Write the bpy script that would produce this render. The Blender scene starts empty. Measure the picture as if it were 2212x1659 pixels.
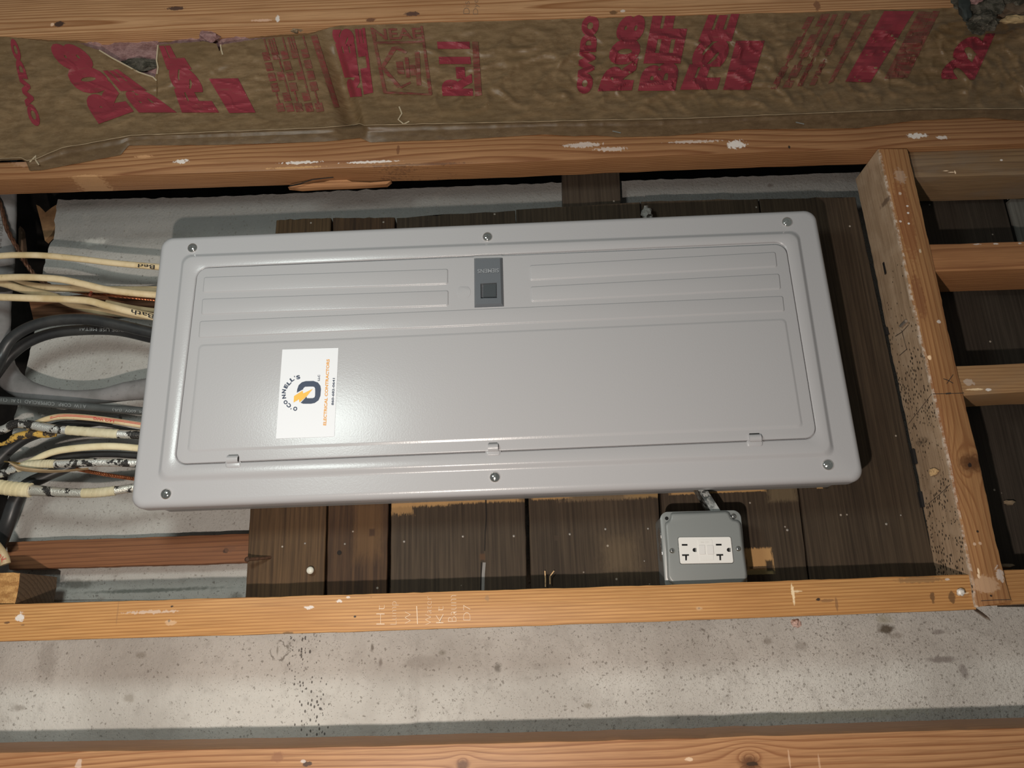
import bpy, bmesh, math, random
from mathutils import Vector, Matrix, noise as mnoise

# ------------------------------------------------------------------ camera, world, light
sc = bpy.context.scene
col = sc.collection
W, H, F = 2212.0, 1659.0, 1661.0
DIST, CZ = 0.942, 1.30
TILT = math.atan(F / 5220.0)
ROLL = math.radians(-2.15)
CAM = Vector((0, -DIST, CZ))
_f = Vector((0, math.cos(TILT), math.sin(TILT)))
_r0 = Vector((1, 0, 0)); _u0 = Vector((0, -math.sin(TILT), math.cos(TILT)))
_r = _r0 * math.cos(ROLL) + _u0 * math.sin(ROLL)
_u = -_r0 * math.sin(ROLL) + _u0 * math.cos(ROLL)
cd = bpy.data.cameras.new('camera')
cd.sensor_width = 36.0; cd.lens = 36.0 * F / W; cd.clip_start = 0.01
cam = bpy.data.objects.new('camera', cd); col.objects.link(cam)
cam.matrix_world = Matrix(((_r.x, _u.x, -_f.x, CAM.x), (_r.y, _u.y, -_f.y, CAM.y), (_r.z, _u.z, -_f.z, CAM.z), (0, 0, 0, 1)))
sc.camera = cam

wd = bpy.data.worlds.new('world'); sc.world = wd; wd.use_nodes = True
wb = wd.node_tree.nodes['Background']
wb.inputs[0].default_value = (0.93, 1.0, 0.95, 1); wb.inputs[1].default_value = 0.13

def lamp(name, loc, power, colr, radius):
    l = bpy.data.lights.new(name, 'POINT'); l.energy = power; l.color = colr; l.shadow_soft_size = radius
    o = bpy.data.objects.new(name, l); col.objects.link(o); o.location = loc
    return o
lamp('work_light', (-0.14, -0.86, CZ - 0.195), 28.0, (1.0, 0.885, 0.79), 0.012)
lamp('ceiling_light', (-0.43, -0.80, CZ + 0.42), 12.5, (0.90, 1.0, 0.96), 0.09)

vs = sc.view_settings
vs.view_transform = 'Standard'; vs.look = 'None'; vs.gamma = 1.0; vs.exposure = 0.0; vs.use_curve_mapping = False
cy = sc.cycles
cy.use_denoising = True
cy.max_bounces = 4; cy.diffuse_bounces = 2; cy.glossy_bounces = 3
cy.use_adaptive_sampling = True; cy.adaptive_threshold = 0.03

# ------------------------------------------------------------------ helpers
rnd = random.Random(7)
def ray(px, py):
    return _r * ((px - W / 2) / F) - _u * ((py - H / 2) / F) + _f
def U(px, py, Y):
    """the point at depth Y (metres behind the front of the framing) seen at photo position px,py"""
    d = ray(px, py)
    return CAM + d * ((Y - CAM.y) / d.y)
def SC(px, py, Y):
    return 1.0 / (U(px + 1, py, Y) - U(px, py, Y)).length      # pixels per metre
def lin(pts, x):
    if x <= pts[0][0]:
        (x0, y0), (x1, y1) = pts[0], pts[1]
    elif x >= pts[-1][0]:
        (x0, y0), (x1, y1) = pts[-2], pts[-1]
    else:
        for i in range(len(pts) - 1):
            if pts[i][0] <= x <= pts[i + 1][0]:
                (x0, y0), (x1, y1) = pts[i], pts[i + 1]; break
    return y0 if x1 == x0 else y0 + (y1 - y0) * (x - x0) / (x1 - x0)
def N3(x, y, z=0.0):
    return mnoise.noise(Vector((x, y, z)))

def tag(o, label=None, cat=None, group=None, kind=None):
    if label: o['label'] = label
    if cat: o['category'] = cat
    if group: o['group'] = group
    if kind: o['kind'] = kind
    return o
def empty(name, loc, label=None, cat=None, group=None):
    o = bpy.data.objects.new(name, None); col.objects.link(o); o.location = loc; o.empty_display_size = 0.02
    return tag(o, label, cat, group)
def mesh(name, verts, faces, mat, parent=None, smooth=False, **kw):
    vs_ = [Vector(v) for v in verts]
    c = Vector((0, 0, 0))
    if vs_:
        lo = Vector((min(v.x for v in vs_), min(v.y for v in vs_), min(v.z for v in vs_)))
        hi = Vector((max(v.x for v in vs_), max(v.y for v in vs_), max(v.z for v in vs_)))
        c = (lo + hi) / 2
    me = bpy.data.meshes.new(name)
    me.from_pydata([v - c for v in vs_], [], faces)
    bm = bmesh.new(); bm.from_mesh(me); bmesh.ops.recalc_face_normals(bm, faces=bm.faces); bm.to_mesh(me); bm.free()
    if smooth:
        me.polygons.foreach_set('use_smooth', [True] * len(me.polygons))
        if smooth == 'auto':
            me.set_sharp_from_angle(angle=math.radians(38))
    me.materials.append(mat)
    o = bpy.data.objects.new(name, me); col.objects.link(o)
    if parent is not None:
        o.parent = parent
        pl = Vector((0, 0, 0)); p = parent
        while p is not None:
            pl += p.location; p = p.parent
        o.location = c - pl
    else:
        o.location = c
    return tag(o, **kw)

def loft_data(loops, cap0=True, cap1=True, closed=True):
    n = len(loops[0]); v = [p for l in loops for p in l]; f = []
    for i in range(len(loops) - 1):
        for j in range(n if closed else n - 1):
            k = (j + 1) % n
            f.append((i * n + j, i * n + k, (i + 1) * n + k, (i + 1) * n + j))
    if cap0: f.append(tuple(range(n))[::-1])
    if cap1: f.append(tuple(range((len(loops) - 1) * n, len(loops) * n)))
    return v, f

def board(name, a_px, b_px, Yf, Yb, mat, parent=None, n=60, ch=0.0015, jit=0.0005, axis='h', seed=0, **kw):
    """a length of timber: a_px and b_px are the two long edges of its front face, read from the photo"""
    loops = []
    ka = 0 if axis == 'h' else 1
    A = [(p[ka], p[1 - ka]) for p in a_px]; B = [(p[ka], p[1 - ka]) for p in b_px]
    for i in range(n + 1):
        t = i / n
        sa = A[0][0] + (A[-1][0] - A[0][0]) * t; sb = B[0][0] + (B[-1][0] - B[0][0]) * t
        pa = (sa, lin(A, sa)); pb = (sb, lin(B, sb))
        if axis == 'v': pa = pa[::-1]; pb = pb[::-1]
        a = U(pa[0], pa[1], Yf); b = U(pb[0], pb[1], Yf)
        d = (b - a).normalized()
        q = a.x if axis == 'h' else a.z
        a = a + d * (jit * (N3(q * 22, seed, 1) + 0.6 * N3(q * 90, seed, 2)))
        b = b + d * (jit * (N3(q * 22, seed, 5) + 0.6 * N3(q * 90, seed, 6)))
        yb = Vector((0, Yb - Yf, 0)); yc = Vector((0, ch, 0))
        loops.append([a + yb, a + yc, a + d * ch * .3 + yc * .3, a + d * ch, b - d * ch, b - d * ch * .3 + yc * .3, b + yc, b + yb])
    v, f = loft_data(loops)
    return mesh(name, v, f, mat, parent, smooth='auto', **kw)

def prism(name, poly, Yf, Yb, mat, parent=None, ch=0.0, **kw):
    P = [U(x, y, Yf) for x, y in poly]
    c = sum(P, Vector()) / len(P)
    loops = [[Vector((p.x, Yb, p.z)) for p in P]]
    if ch:
        loops.append([Vector((p.x, Yf + ch, p.z)) for p in P])
        loops.append([p + (c - p).normalized() * ch for p in P])
    else:
        loops.append(P)
    v, f = loft_data(loops)
    return mesh(name, v, f, mat, parent, **kw)

def wquad(q, Y):
    return [U(x, y, Y) for x, y in q]
def inset(P, d):
    """move the four corners of a loop inwards by d"""
    out = []
    for i in range(4):
        a = (P[i - 1] - P[i]).normalized(); b = (P[(i + 1) % 4] - P[i]).normalized()
        out.append(P[i] + a * d + b * d)
    return out
def rrect(P, r, Y, k=8):
    out = []
    for i in range(4):
        a = (P[i - 1] - P[i]).normalized(); b = (P[(i + 1) % 4] - P[i]).normalized()
        c = P[i] + a * r + b * r
        for j in range(k + 1):
            t = math.pi / 2 * j / k
            p = c - (b * math.cos(t) + a * math.sin(t)) * r
            out.append(Vector((p.x, Y, p.z)))
    return out
def sstep(P0, P1, r0, r1, Y0, Y1, n=6):
    """rounded step between two rounded rectangles"""
    ls = []
    for i in range(n + 1):
        t = i / n; s = t * t * (3 - 2 * t)
        P = [a.lerp(b, t) for a, b in zip(P0, P1)]
        ls.append(rrect(P, r0 + (r1 - r0) * t, Y0 + (Y1 - Y0) * s))
    return ls
def quadmap(q):
    """(a,b) in the unit square -> photo position; q = origin, +a end, +a+b, +b end"""
    def g(a, b):
        x = (q[0][0] * (1 - a) + q[1][0] * a) * (1 - b) + (q[3][0] * (1 - a) + q[2][0] * a) * b
        y = (q[0][1] * (1 - a) + q[1][1] * a) * (1 - b) + (q[3][1] * (1 - a) + q[2][1] * a) * b
        return x, y
    return g

_tc = {}
def text_mesh(s, bold=0.0, cuts=0):
    key = (s, bold, cuts)
    if key in _tc: return _tc[key]
    cu = bpy.data.curves.new('t', 'FONT'); cu.body = s; cu.size = 1.0; cu.offset = bold; cu.resolution_u = 4
    ob = bpy.data.objects.new('t', cu)
    me = bpy.data.meshes.new_from_object(ob)
    bm = bmesh.new(); bm.from_mesh(me)
    xs = [v.co.x for v in bm.verts]; ys = [v.co.y for v in bm.verts]
    x0, x1, y0, y1 = min(xs), max(xs), min(ys), max(ys)
    if cuts:
        nx = max(2, int(cuts * (x1 - x0) / max(y1 - y0, .01)))
        for i in range(1, nx):
            bmesh.ops.bisect_plane(bm, geom=bm.verts[:] + bm.edges[:] + bm.faces[:], plane_co=(x0 + (x1 - x0) * i / nx, 0, 0), plane_no=(1, 0, 0))
        for i in range(1, cuts):
            bmesh.ops.bisect_plane(bm, geom=bm.verts[:] + bm.edges[:] + bm.faces[:], plane_co=(0, y0 + (y1 - y0) * i / cuts, 0), plane_no=(0, 1, 0))
    bm.verts.index_update()
    vv = [((v.co.x - x0) / (x1 - x0), (v.co.y - y0) / (y1 - y0)) for v in bm.verts]
    ff = [[v.index for v in f.verts] for f in bm.faces]
    bm.free(); bpy.data.meshes.remove(me); bpy.data.objects.remove(ob); bpy.data.curves.remove(cu)
    _tc[key] = (vv, ff)
    return _tc[key]
def text_on(name, s, q, Yfun, mat, parent, bold=0.0, cuts=0, **kw):
    vv, ff = text_mesh(s, bold, cuts)
    g = quadmap(q); out = []
    for a, b in vv:
        x, y = g(a, b)
        Y = Yfun(x, y) if callable(Yfun) else Yfun
        out.append(U(x, y, Y))
    return mesh(name, out, ff, mat, parent, **kw)
def stroke(name, pts, wpx, Y, mat, parent, th=0.0004, **kw):
    """a thin drawn or scratched line lying on a surface"""
    v = []; f = []
    for i, (x, y) in enumerate(pts):
        x0, y0 = pts[max(i - 1, 0)]; x1, y1 = pts[min(i + 1, len(pts) - 1)]
        l = math.hypot(x1 - x0, y1 - y0) or 1
        nx, ny = -(y1 - y0) / l * wpx / 2, (x1 - x0) / l * wpx / 2
        Yv = Y(x, y) if callable(Y) else Y
        v += [U(x + nx, y + ny, Yv), U(x - nx, y - ny, Yv)]
        if i: f.append((2 * i - 2, 2 * i - 1, 2 * i + 1, 2 * i))
    return mesh(name, v, f, mat, parent, **kw)
def dome(name, px, py, Y, rpx, h, mat, parent=None, seg=20, rings=5, **kw):
    c = U(px, py, Y); r = rpx / SC(px, py, Y)
    loops = []
    for i in range(rings):
        t = math.pi / 2 * i / rings
        loops.append([c + Vector((math.cos(2 * math.pi * j / seg) * r * math.cos(t), -h * math.sin(t), math.sin(2 * math.pi * j / seg) * r * math.cos(t))) for j in range(seg)])
    v, f = loft_data(loops, True, False)
    v.append(c + Vector((0, -h, 0))); k = len(v) - 1; b = (rings - 1) * seg
    for j in range(seg): f.append((b + j, b + (j + 1) % seg, k))
    return mesh(name, v, f, mat, parent, smooth='auto', **kw)

def spline(pts, per=10):
    P = [Vector(p) for p in pts]; out = []
    for i in range(len(P) - 1):
        p0 = P[max(i - 1, 0)]; p1 = P[i]; p2 = P[i + 1]; p3 = P[min(i + 2, len(P) - 1)]
        for k in range(per):
            t = k / per
            out.append(0.5 * ((2 * p1) + (p2 - p0) * t + (2 * p0 - 5 * p1 + 4 * p2 - p3) * t * t + (3 * p1 - p0 - 3 * p2 + p3) * t ** 3))
    out.append(P[-1]); return out
def frames(path):
    fr = []; up = Vector((0, -1, 0))
    for i, p in enumerate(path):
        t = (path[min(i + 1, len(path) - 1)] - path[max(i - 1, 0)]).normalized()
        a = (up - t * up.dot(t)).normalized(); b = t.cross(a)
        fr.append((p, t, a, b))
    return fr
def tube_data(path, rad, seg=14, flat=1.0, wob=None):
    loops = []
    for i, (p, t, a, b) in enumerate(frames(path)):
        r = rad[i] if isinstance(rad, list) else rad
        l = []
        for j in range(seg):
            an = 2 * math.pi * j / seg
            rr = r * (1 + (wob(i, an) if wob else 0))
            l.append(p + a * (math.cos(an) * rr * flat) + b * (math.sin(an) * rr))
        loops.append(l)
    return loft_data(loops)
CABLES = {}
def cable(name, pts, rpx, mat, parent=None, key=None, flat=0.8, per=10, wob=None, **kw):
    """pts: (px, py, depth); rpx radius in photo pixels (one value or one per point)"""
    world = [U(*p) for p in pts]
    path = spline(world, per)
    rp = rpx if isinstance(rpx, (list, tuple)) else [rpx] * len(pts)
    rw = [r / SC(*p) for r, p in zip(rp, pts)]
    rad = []
    for i in range(len(path)):
        t = i / per; k = min(int(t), len(rw) - 2); rad.append(rw[k] + (rw[k + 1] - rw[k]) * (t - k))
    v, f = tube_data(path, rad, flat=flat, wob=wob)
    if key: CABLES[key] = (path, rad, flat)
    return mesh(name, v, f, mat, parent, smooth='auto', **kw)
def on_cable(key, eps=0.0005):
    path, rad, flat = CABLES[key]
    def g(x, y):
        best = None
        for (p0, r0), (p1, r1) in zip(zip(path[:-1], rad[:-1]), zip(path[1:], rad[1:])):
            q = U(x, y, p0.y); ex, ez = p1.x - p0.x, p1.z - p0.z
            t = max(0, min(1, ((q.x - p0.x) * ex + (q.z - p0.z) * ez) / (ex * ex + ez * ez + 1e-12)))
            d = math.hypot(q.x - p0.x - ex * t, q.z - p0.z - ez * t)
            if best is None or d < best[0]: best = (d, p0.y + (p1.y - p0.y) * t, r0 + (r1 - r0) * t)
        d, yc, r = best
        return yc - flat * math.sqrt(max(r * r - d * d, 0.02 * r * r)) - eps
    return g
def strands(name, pts, rpx, mat, parent=None, turns=60, n=3, **kw):
    world = [U(*p) for p in pts]; path = spline(world, 30)
    r = rpx / SC(*pts[len(pts) // 2])
    V = []; Fc = []
    fr = frames(path)
    for s in range(n):
        pp = [p + (a * math.cos(i / len(fr) * turns + s * 2 * math.pi / n) + b * math.sin(i / len(fr) * turns + s * 2 * math.pi / n)) * r * .5 for i, (p, t, a, b) in enumerate(fr)]
        v, f = tube_data(pp, r * .55, seg=7)
        o = len(V); V += v; Fc += [tuple(i + o for i in q) for q in f]
    return mesh(name, V, Fc, mat, parent, smooth='auto', **kw)

# ------------------------------------------------------------------ materials
class NT:
    def __init__(s, name):
        s.m = bpy.data.materials.new(name); s.m.use_nodes = True
        s.t = s.m.node_tree; s.b = s.t.nodes['Principled BSDF']
        s.pos = s.n('ShaderNodeNewGeometry').outputs['Position']
    def n(s, kind, **kw):
        x = s.t.nodes.new(kind)
        for k, v in kw.items(): setattr(x, k, v)
        return x
    def set(s, sock, v):
        if isinstance(v, bpy.types.NodeSocket): s.t.links.new(v, sock)
        else:
            if hasattr(sock.default_value, '__len__') and len(sock.default_value) == 4 and len(v) == 3: v = tuple(v) + (1,)
            sock.default_value = v
    def math(s, op, a, b=0.0, c=None, clamp=False):
        x = s.n('ShaderNodeMath', operation=op, use_clamp=clamp)
        s.set(x.inputs[0], a); s.set(x.inputs[1], b)
        if c is not None: s.set(x.inputs[2], c)
        return x.outputs[0]
    def vmath(s, op, a, b=None):
        x = s.n('ShaderNodeVectorMath', operation=op); s.set(x.inputs[0], a)
        if b is not None: s.set(x.inputs[1], b)
        return x.outputs['Value'] if op == 'LENGTH' else x.outputs['Vector']
    def scaled(s, sc_, off=(0, 0, 0)):
        x = s.n('ShaderNodeMapping'); s.set(x.inputs['Vector'], s.pos); x.inputs['Scale'].default_value = sc_; x.inputs['Location'].default_value = off
        return x.outputs[0]
    def noise(s, vec, scale=5.0, detail=4.0, rough=0.55, dist=0.0):
        x = s.n('ShaderNodeTexNoise'); s.set(x.inputs['Vector'], vec)
        x.inputs['Scale'].default_value = scale; x.inputs['Detail'].default_value = detail; x.inputs['Roughness'].default_value = rough; x.inputs['Distortion'].default_value = dist
        return x.outputs['Fac']
    def voro(s, vec, scale, feature='F1', rnd_=1.0):
        x = s.n('ShaderNodeTexVoronoi', feature=feature); s.set(x.inputs['Vector'], vec); x.inputs['Scale'].default_value = scale; x.inputs['Randomness'].default_value = rnd_
        return x.outputs['Distance'], x.outputs['Color']
    def ramp(s, fac, stops, interp='LINEAR'):
        x = s.n('ShaderNodeValToRGB'); s.set(x.inputs[0], fac); e = x.color_ramp.elements; x.color_ramp.interpolation = interp
        while len(e) < len(stops): e.new(0.5)
        for k, (p, c) in enumerate(stops):
            e[k].position = p; e[k].color = tuple(c) + (1,) if len(c) == 3 else c
        return x.outputs[0]
    def range(s, v, a, b, c=0.0, d=1.0, smooth=True):
        x = s.n('ShaderNodeMapRange', interpolation_type='SMOOTHSTEP' if smooth else 'LINEAR'); s.set(x.inputs[0], v)
        for i, q in enumerate((a, b, c, d)): x.inputs[1 + i].default_value = q
        return x.outputs[0]
    def mix(s, fac, a, b, mode='MIX'):
        x = s.n('ShaderNodeMix', data_type='RGBA', blend_type=mode); s.set(x.inputs[0], fac); s.set(x.inputs[6], a); s.set(x.inputs[7], b)
        return x.outputs[2]
    def spot(s, colr, p, rx, rz, c, strength=1.0, edge=0.35, rag=0.6, nscale=220.0, nz=None):
        """a stain, knot or paint mark at a fixed place on the thing"""
        v = s.vmath('SUBTRACT', s.pos, tuple(p)); v = s.vmath('MULTIPLY', v, (1 / rx, 1 / max(rx, rz) * .3, 1 / rz))
        d = s.vmath('LENGTH', v)
        if nz is None: nz = s.noise(s.pos, nscale, 3)
        d = s.math('ADD', d, s.math('MULTIPLY', s.math('SUBTRACT', nz, 0.5), rag * 2))
        m = s.range(d, 1.0, 1.0 - edge, 0, strength)
        return s.mix(m, colr, c), m
    def bump(s, h, strength=0.3, dist=0.002, normal=None):
        x = s.n('ShaderNodeBump'); s.set(x.inputs['Height'], h); x.inputs['Strength'].default_value = strength; x.inputs['Distance'].default_value = dist
        if normal is not None: s.set(x.inputs['Normal'], normal)
        return x.outputs[0]
    def out(s, base=None, rough=None, metal=None, normal=None, spec=None, coat=None):
        for k, v in (('Base Color', base), ('Roughness', rough), ('Metallic', metal), ('Normal', normal), ('Specular IOR Level', spec), ('Coat Weight', coat)):
            if v is not None: s.set(s.b.inputs[k], v)
        return s.m

def plain(name, c, rough=0.5, metal=0.0, spec=0.5, nz=0.0, nscale=80, bump=0.0, bscale=400):
    n = NT(name)
    base = c
    if nz:
        k = n.noise(n.pos, nscale, 4)
        base = n.mix(n.range(k, .3, .7), tuple(x * (1 - nz) for x in c), tuple(min(1, x * (1 + nz)) for x in c))
    nr = n.bump(n.noise(n.pos, bscale, 2), bump, 0.0006) if bump else None
    return n.out(base, rough, metal, nr, spec)

def wood(name, light, dark, axis='X', spacing=0.005, pith=(0.05, 0.09), along=0.05, rough=0.55, contrast=0.8, dirt=None, dirt_amt=0.4, spots=(), seed=0, warp=0.5, grain_bump=0.25, knots=()):
    """timber with growth rings running along the given axis"""
    n = NT(name)
    s = (along, 1, 1) if axis == 'X' else (1, 1, along)
    off = (seed * 0.37, pith[0], -CZ + pith[1]) if axis == 'X' else (pith[1], pith[0], seed * 0.37)
    v = n.scaled(s, off)
    wv = n.scaled((1.6, 6, 6) if axis == 'X' else (6, 6, 1.6), (seed * 3.1, seed, seed))
    wn = n.n('ShaderNodeTexNoise'); n.set(wn.inputs['Vector'], wv); wn.inputs['Scale'].default_value = 1.0; wn.inputs['Detail'].default_value = 2
    off2 = n.vmath('MULTIPLY', n.vmath('SUBTRACT', wn.outputs['Color'], (.5, .5, .5)), (warp * .05,) * 3)
    v = n.vmath('ADD', v, off2)
    for (kp, kr, ks) in knots:      # the grain flows round the knots
        d = n.vmath('SUBTRACT', n.pos, tuple(kp)); L = n.vmath('LENGTH', n.vmath('MULTIPLY', d, (1 / kr * (.35 if axis == 'X' else 1), 0.2 / kr, 1 / kr * (1 if axis == 'X' else .35))))
        g = n.range(L, 3.0, 0.0)
        sx = n.n('ShaderNodeVectorMath', operation='SCALE'); n.set(sx.inputs[0], n.vmath('NORMALIZE', d)); n.set(sx.inputs['Scale'], n.math('MULTIPLY', g, -kr * ks))
        v = n.vmath('ADD', v, sx.outputs[0])
    w = n.n('ShaderNodeTexWave', wave_type='RINGS', rings_direction=axis, wave_profile='SAW')
    n.set(w.inputs['Vector'], v); w.inputs['Scale'].default_value = 2 * math.pi / (20 * spacing); w.inputs['Distortion'].default_value = 0.6; w.inputs['Detail'].default_value = 2; w.inputs['Detail Scale'].default_value = 2.0
    ring = n.ramp(w.outputs['Fac'], [(0.0, (0, 0, 0)), (0.55, (.25,) * 3), (0.86, (1, 1, 1)), (1.0, (0.1,) * 3)])
    fib = n.noise(n.scaled((12, 500, 500) if axis == 'X' else (500, 500, 12), (seed, 0, 0)), 1.0, 3, .65)
    blot = n.noise(n.scaled((3, 9, 9) if axis == 'X' else (9, 9, 3), (seed, seed, 0)), 1.0, 3)
    c = n.mix(n.math('MULTIPLY', ring, contrast), light, dark)
    c = n.mix(n.range(fib, .35, .75, 0, .45), c, tuple(x * .55 for x in dark))
    c = n.mix(n.range(blot, .35, .7, 0, .35), c, dark)
    nzs = n.noise(n.pos, 220.0, 3)
    if dirt:
        dn = n.noise(n.scaled((6, 14, 14) if axis == 'X' else (14, 14, 6), (seed * 2, 1, 4)), 1.0, 5, .65)
        c = n.mix(n.range(dn, .42, .62, 0, dirt_amt), c, dirt)
    for (kp, kr, ks) in knots:
        c, _ = n.spot(c, kp, kr * 1.3, kr, tuple(x * .45 for x in dark), .9, .7, .25, nz=nzs)
    for sp in spots:
        c, _ = n.spot(c, *sp[:4], **(sp[4] if len(sp) > 4 else {}), nz=nzs)
    return n.out(c, rough, 0, n.bump(fib, grain_bump, 0.0008), 0.35)

# ------------------------------------------------------------------ the setting: concrete wall and the dark cavity beside it
Y_CON, Y_PLK = 0.120, 0.078
def concrete_mat():
    n = NT('concrete')
    a = n.noise(n.scaled((7, 7, 7)), 1.0, 4, .6)
    c = n.mix(n.range(a, .32, .68), (.47, .445, .41), (.62, .60, .56))
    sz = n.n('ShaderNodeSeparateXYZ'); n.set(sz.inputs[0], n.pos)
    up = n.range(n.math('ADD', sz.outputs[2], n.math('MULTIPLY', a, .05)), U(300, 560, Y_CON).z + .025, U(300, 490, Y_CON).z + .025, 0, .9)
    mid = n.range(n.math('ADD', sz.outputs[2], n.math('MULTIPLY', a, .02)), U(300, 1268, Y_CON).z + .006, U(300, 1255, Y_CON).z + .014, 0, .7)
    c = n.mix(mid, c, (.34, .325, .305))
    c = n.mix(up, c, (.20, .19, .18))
    b = n.noise(n.pos, 60, 5, .6)
    c = n.mix(n.range(b, .52, .75, 0, .35), c, (.30, .275, .25))
    # more pits towards one end of the wall
    sx = n.n('ShaderNodeSeparateXYZ'); n.set(sx.inputs[0], n.pos)
    dens = n.math('ADD', n.range(sx.outputs[0], -.2, .45, .0, .13, False), n.math('MULTIPLY', n.noise(n.pos, 14, 3), .12))
    wv0 = n.vmath('ADD', n.pos, n.vmath('MULTIPLY', n.vmath('SUBTRACT', _col(n, 300), (.5, .5, .5)), (.006,) * 3))
    for sc_, off, k in ((560, 0.0, 1.15), (230, 4.0, .55)):
        d, cc = n.voro(n.vmath('ADD', wv0, (off, off, off)), sc_)
        sr = n.n('ShaderNodeSeparateColor'); n.set(sr.inputs[0], cc)
        on = n.math('LESS_THAN', sr.outputs[0], n.math('MULTIPLY', dens, 2.5 * k))
        m = n.math('MULTIPLY', n.range(d, .46, .2), on)
        c = n.mix(n.math('MULTIPLY', m, .6), c, (.16, .14, .12))
    # splatter of dark drops
    for (px, py, rx, rz) in ((672, 1470, .022, .10), (650, 1420, .03, .04), (690, 1560, .022, .05)):
        p = U(px, py, Y_CON)
        v = n.vmath('MULTIPLY', n.vmath('SUBTRACT', n.pos, tuple(p)), (1 / rx, 0, 1 / rz)); L = n.vmath('LENGTH', v)
        d, cc = n.voro(n.scaled((1, 1, .6), (px, 0, 0)), 260)
        sr = n.n('ShaderNodeSeparateColor'); n.set(sr.inputs[0], cc)
        on = n.math('LESS_THAN', sr.outputs[0], n.range(L, 1.3, .0, 0, .75))
        m = n.math('MULTIPLY', n.range(n.math('ADD', d, n.math('MULTIPLY', sr.outputs[1], .34)), .5, .4), on)
        c = n.mix(n.math('MULTIPLY', m, .85), c, (.075, .066, .06))
    nz = n.noise(n.pos, 150, 4)
    for (px, py, rx, rz, cl, st) in ((1075, 1442, 11, 13, (.16, .145, .125), .75), (1270, 1525, 14, 8, (.25, .22, .18), .6), (2040, 1425, 45, 9, (.17, .14, .13), .7), (2085, 1450, 14, 22, (.17, .14, .13), .6), (2030, 1365, 20, 8, (.2, .17, .155), .6),
                                     (805, 1400, 5, 12, (.17, .145, .12), .8), (822, 1432, 6, 14, (.2, .17, .15), .7), (955, 1410, 12, 8, (.26, .24, .2), .6), (305, 1415, 16, 9, (.28, .25, .21), .6), (920, 1430, 60, 20, (.33, .3, .27), .5),
                                     (1735, 1395, 22, 12, (.28, .25, .22), .5), (105, 1430, 30, 60, (.33, .3, .27), .5), (1660, 1385, 12, 10, (.25, .22, .19), .6), (40, 1530, 20, 10, (.26, .23, .2), .6), (280, 1508, 18, 12, (.27, .24, .2), .55), (1940, 1372, 20, 10, (.24, .2, .17), .5),
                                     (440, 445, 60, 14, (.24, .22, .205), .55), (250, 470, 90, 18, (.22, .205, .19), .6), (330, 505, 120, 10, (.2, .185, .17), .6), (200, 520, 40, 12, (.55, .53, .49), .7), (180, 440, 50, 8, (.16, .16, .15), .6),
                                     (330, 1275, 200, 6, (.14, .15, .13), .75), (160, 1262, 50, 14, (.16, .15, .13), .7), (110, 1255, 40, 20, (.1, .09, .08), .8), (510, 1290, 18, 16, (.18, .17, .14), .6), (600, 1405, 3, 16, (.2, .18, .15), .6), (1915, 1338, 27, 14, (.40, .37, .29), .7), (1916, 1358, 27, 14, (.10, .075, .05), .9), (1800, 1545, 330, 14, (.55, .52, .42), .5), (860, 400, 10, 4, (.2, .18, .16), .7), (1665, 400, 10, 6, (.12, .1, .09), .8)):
        s = SC(px, py, Y_CON)
        c, _ = n.spot(c, U(px, py, Y_CON), rx / s, rz / s, cl, st, .7, .55, nz=nz)
    # crack lines ringing old bolt holes
    for (px, py, r) in ((603, 1406, 19), (1515, 1378, 17)):
        p = U(px, py, Y_CON); s = SC(px, py, Y_CON)
        L = n.vmath('LENGTH', n.vmath('MULTIPLY', n.vmath('SUBTRACT', n.pos, tuple(p)), (s / r, 0, s / r)))
        L = n.math('ADD', L, n.math('MULTIPLY', n.math('SUBTRACT', nz, .5), 1.1))
        m = n.math('MULTIPLY', n.range(n.math('ABSOLUTE', n.math('SUBTRACT', L, 1.0)), .16, .04), n.range(b, .42, .55))
        c = n.mix(n.math('MULTIPLY', m, .7), c, (.14, .12, .1))
    return n.out(c, .9, 0, n.bump(n.noise(n.pos, 240, 4, .7), .8, .0018), .2)
def _col(n, sc_):
    x = n.n('ShaderNodeTexNoise'); n.set(x.inputs['Vector'], n.pos); x.inputs['Scale'].default_value = sc_; x.inputs['Detail'].default_value = 2
    return x.outputs['Color']
M_CON = concrete_mat()

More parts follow.
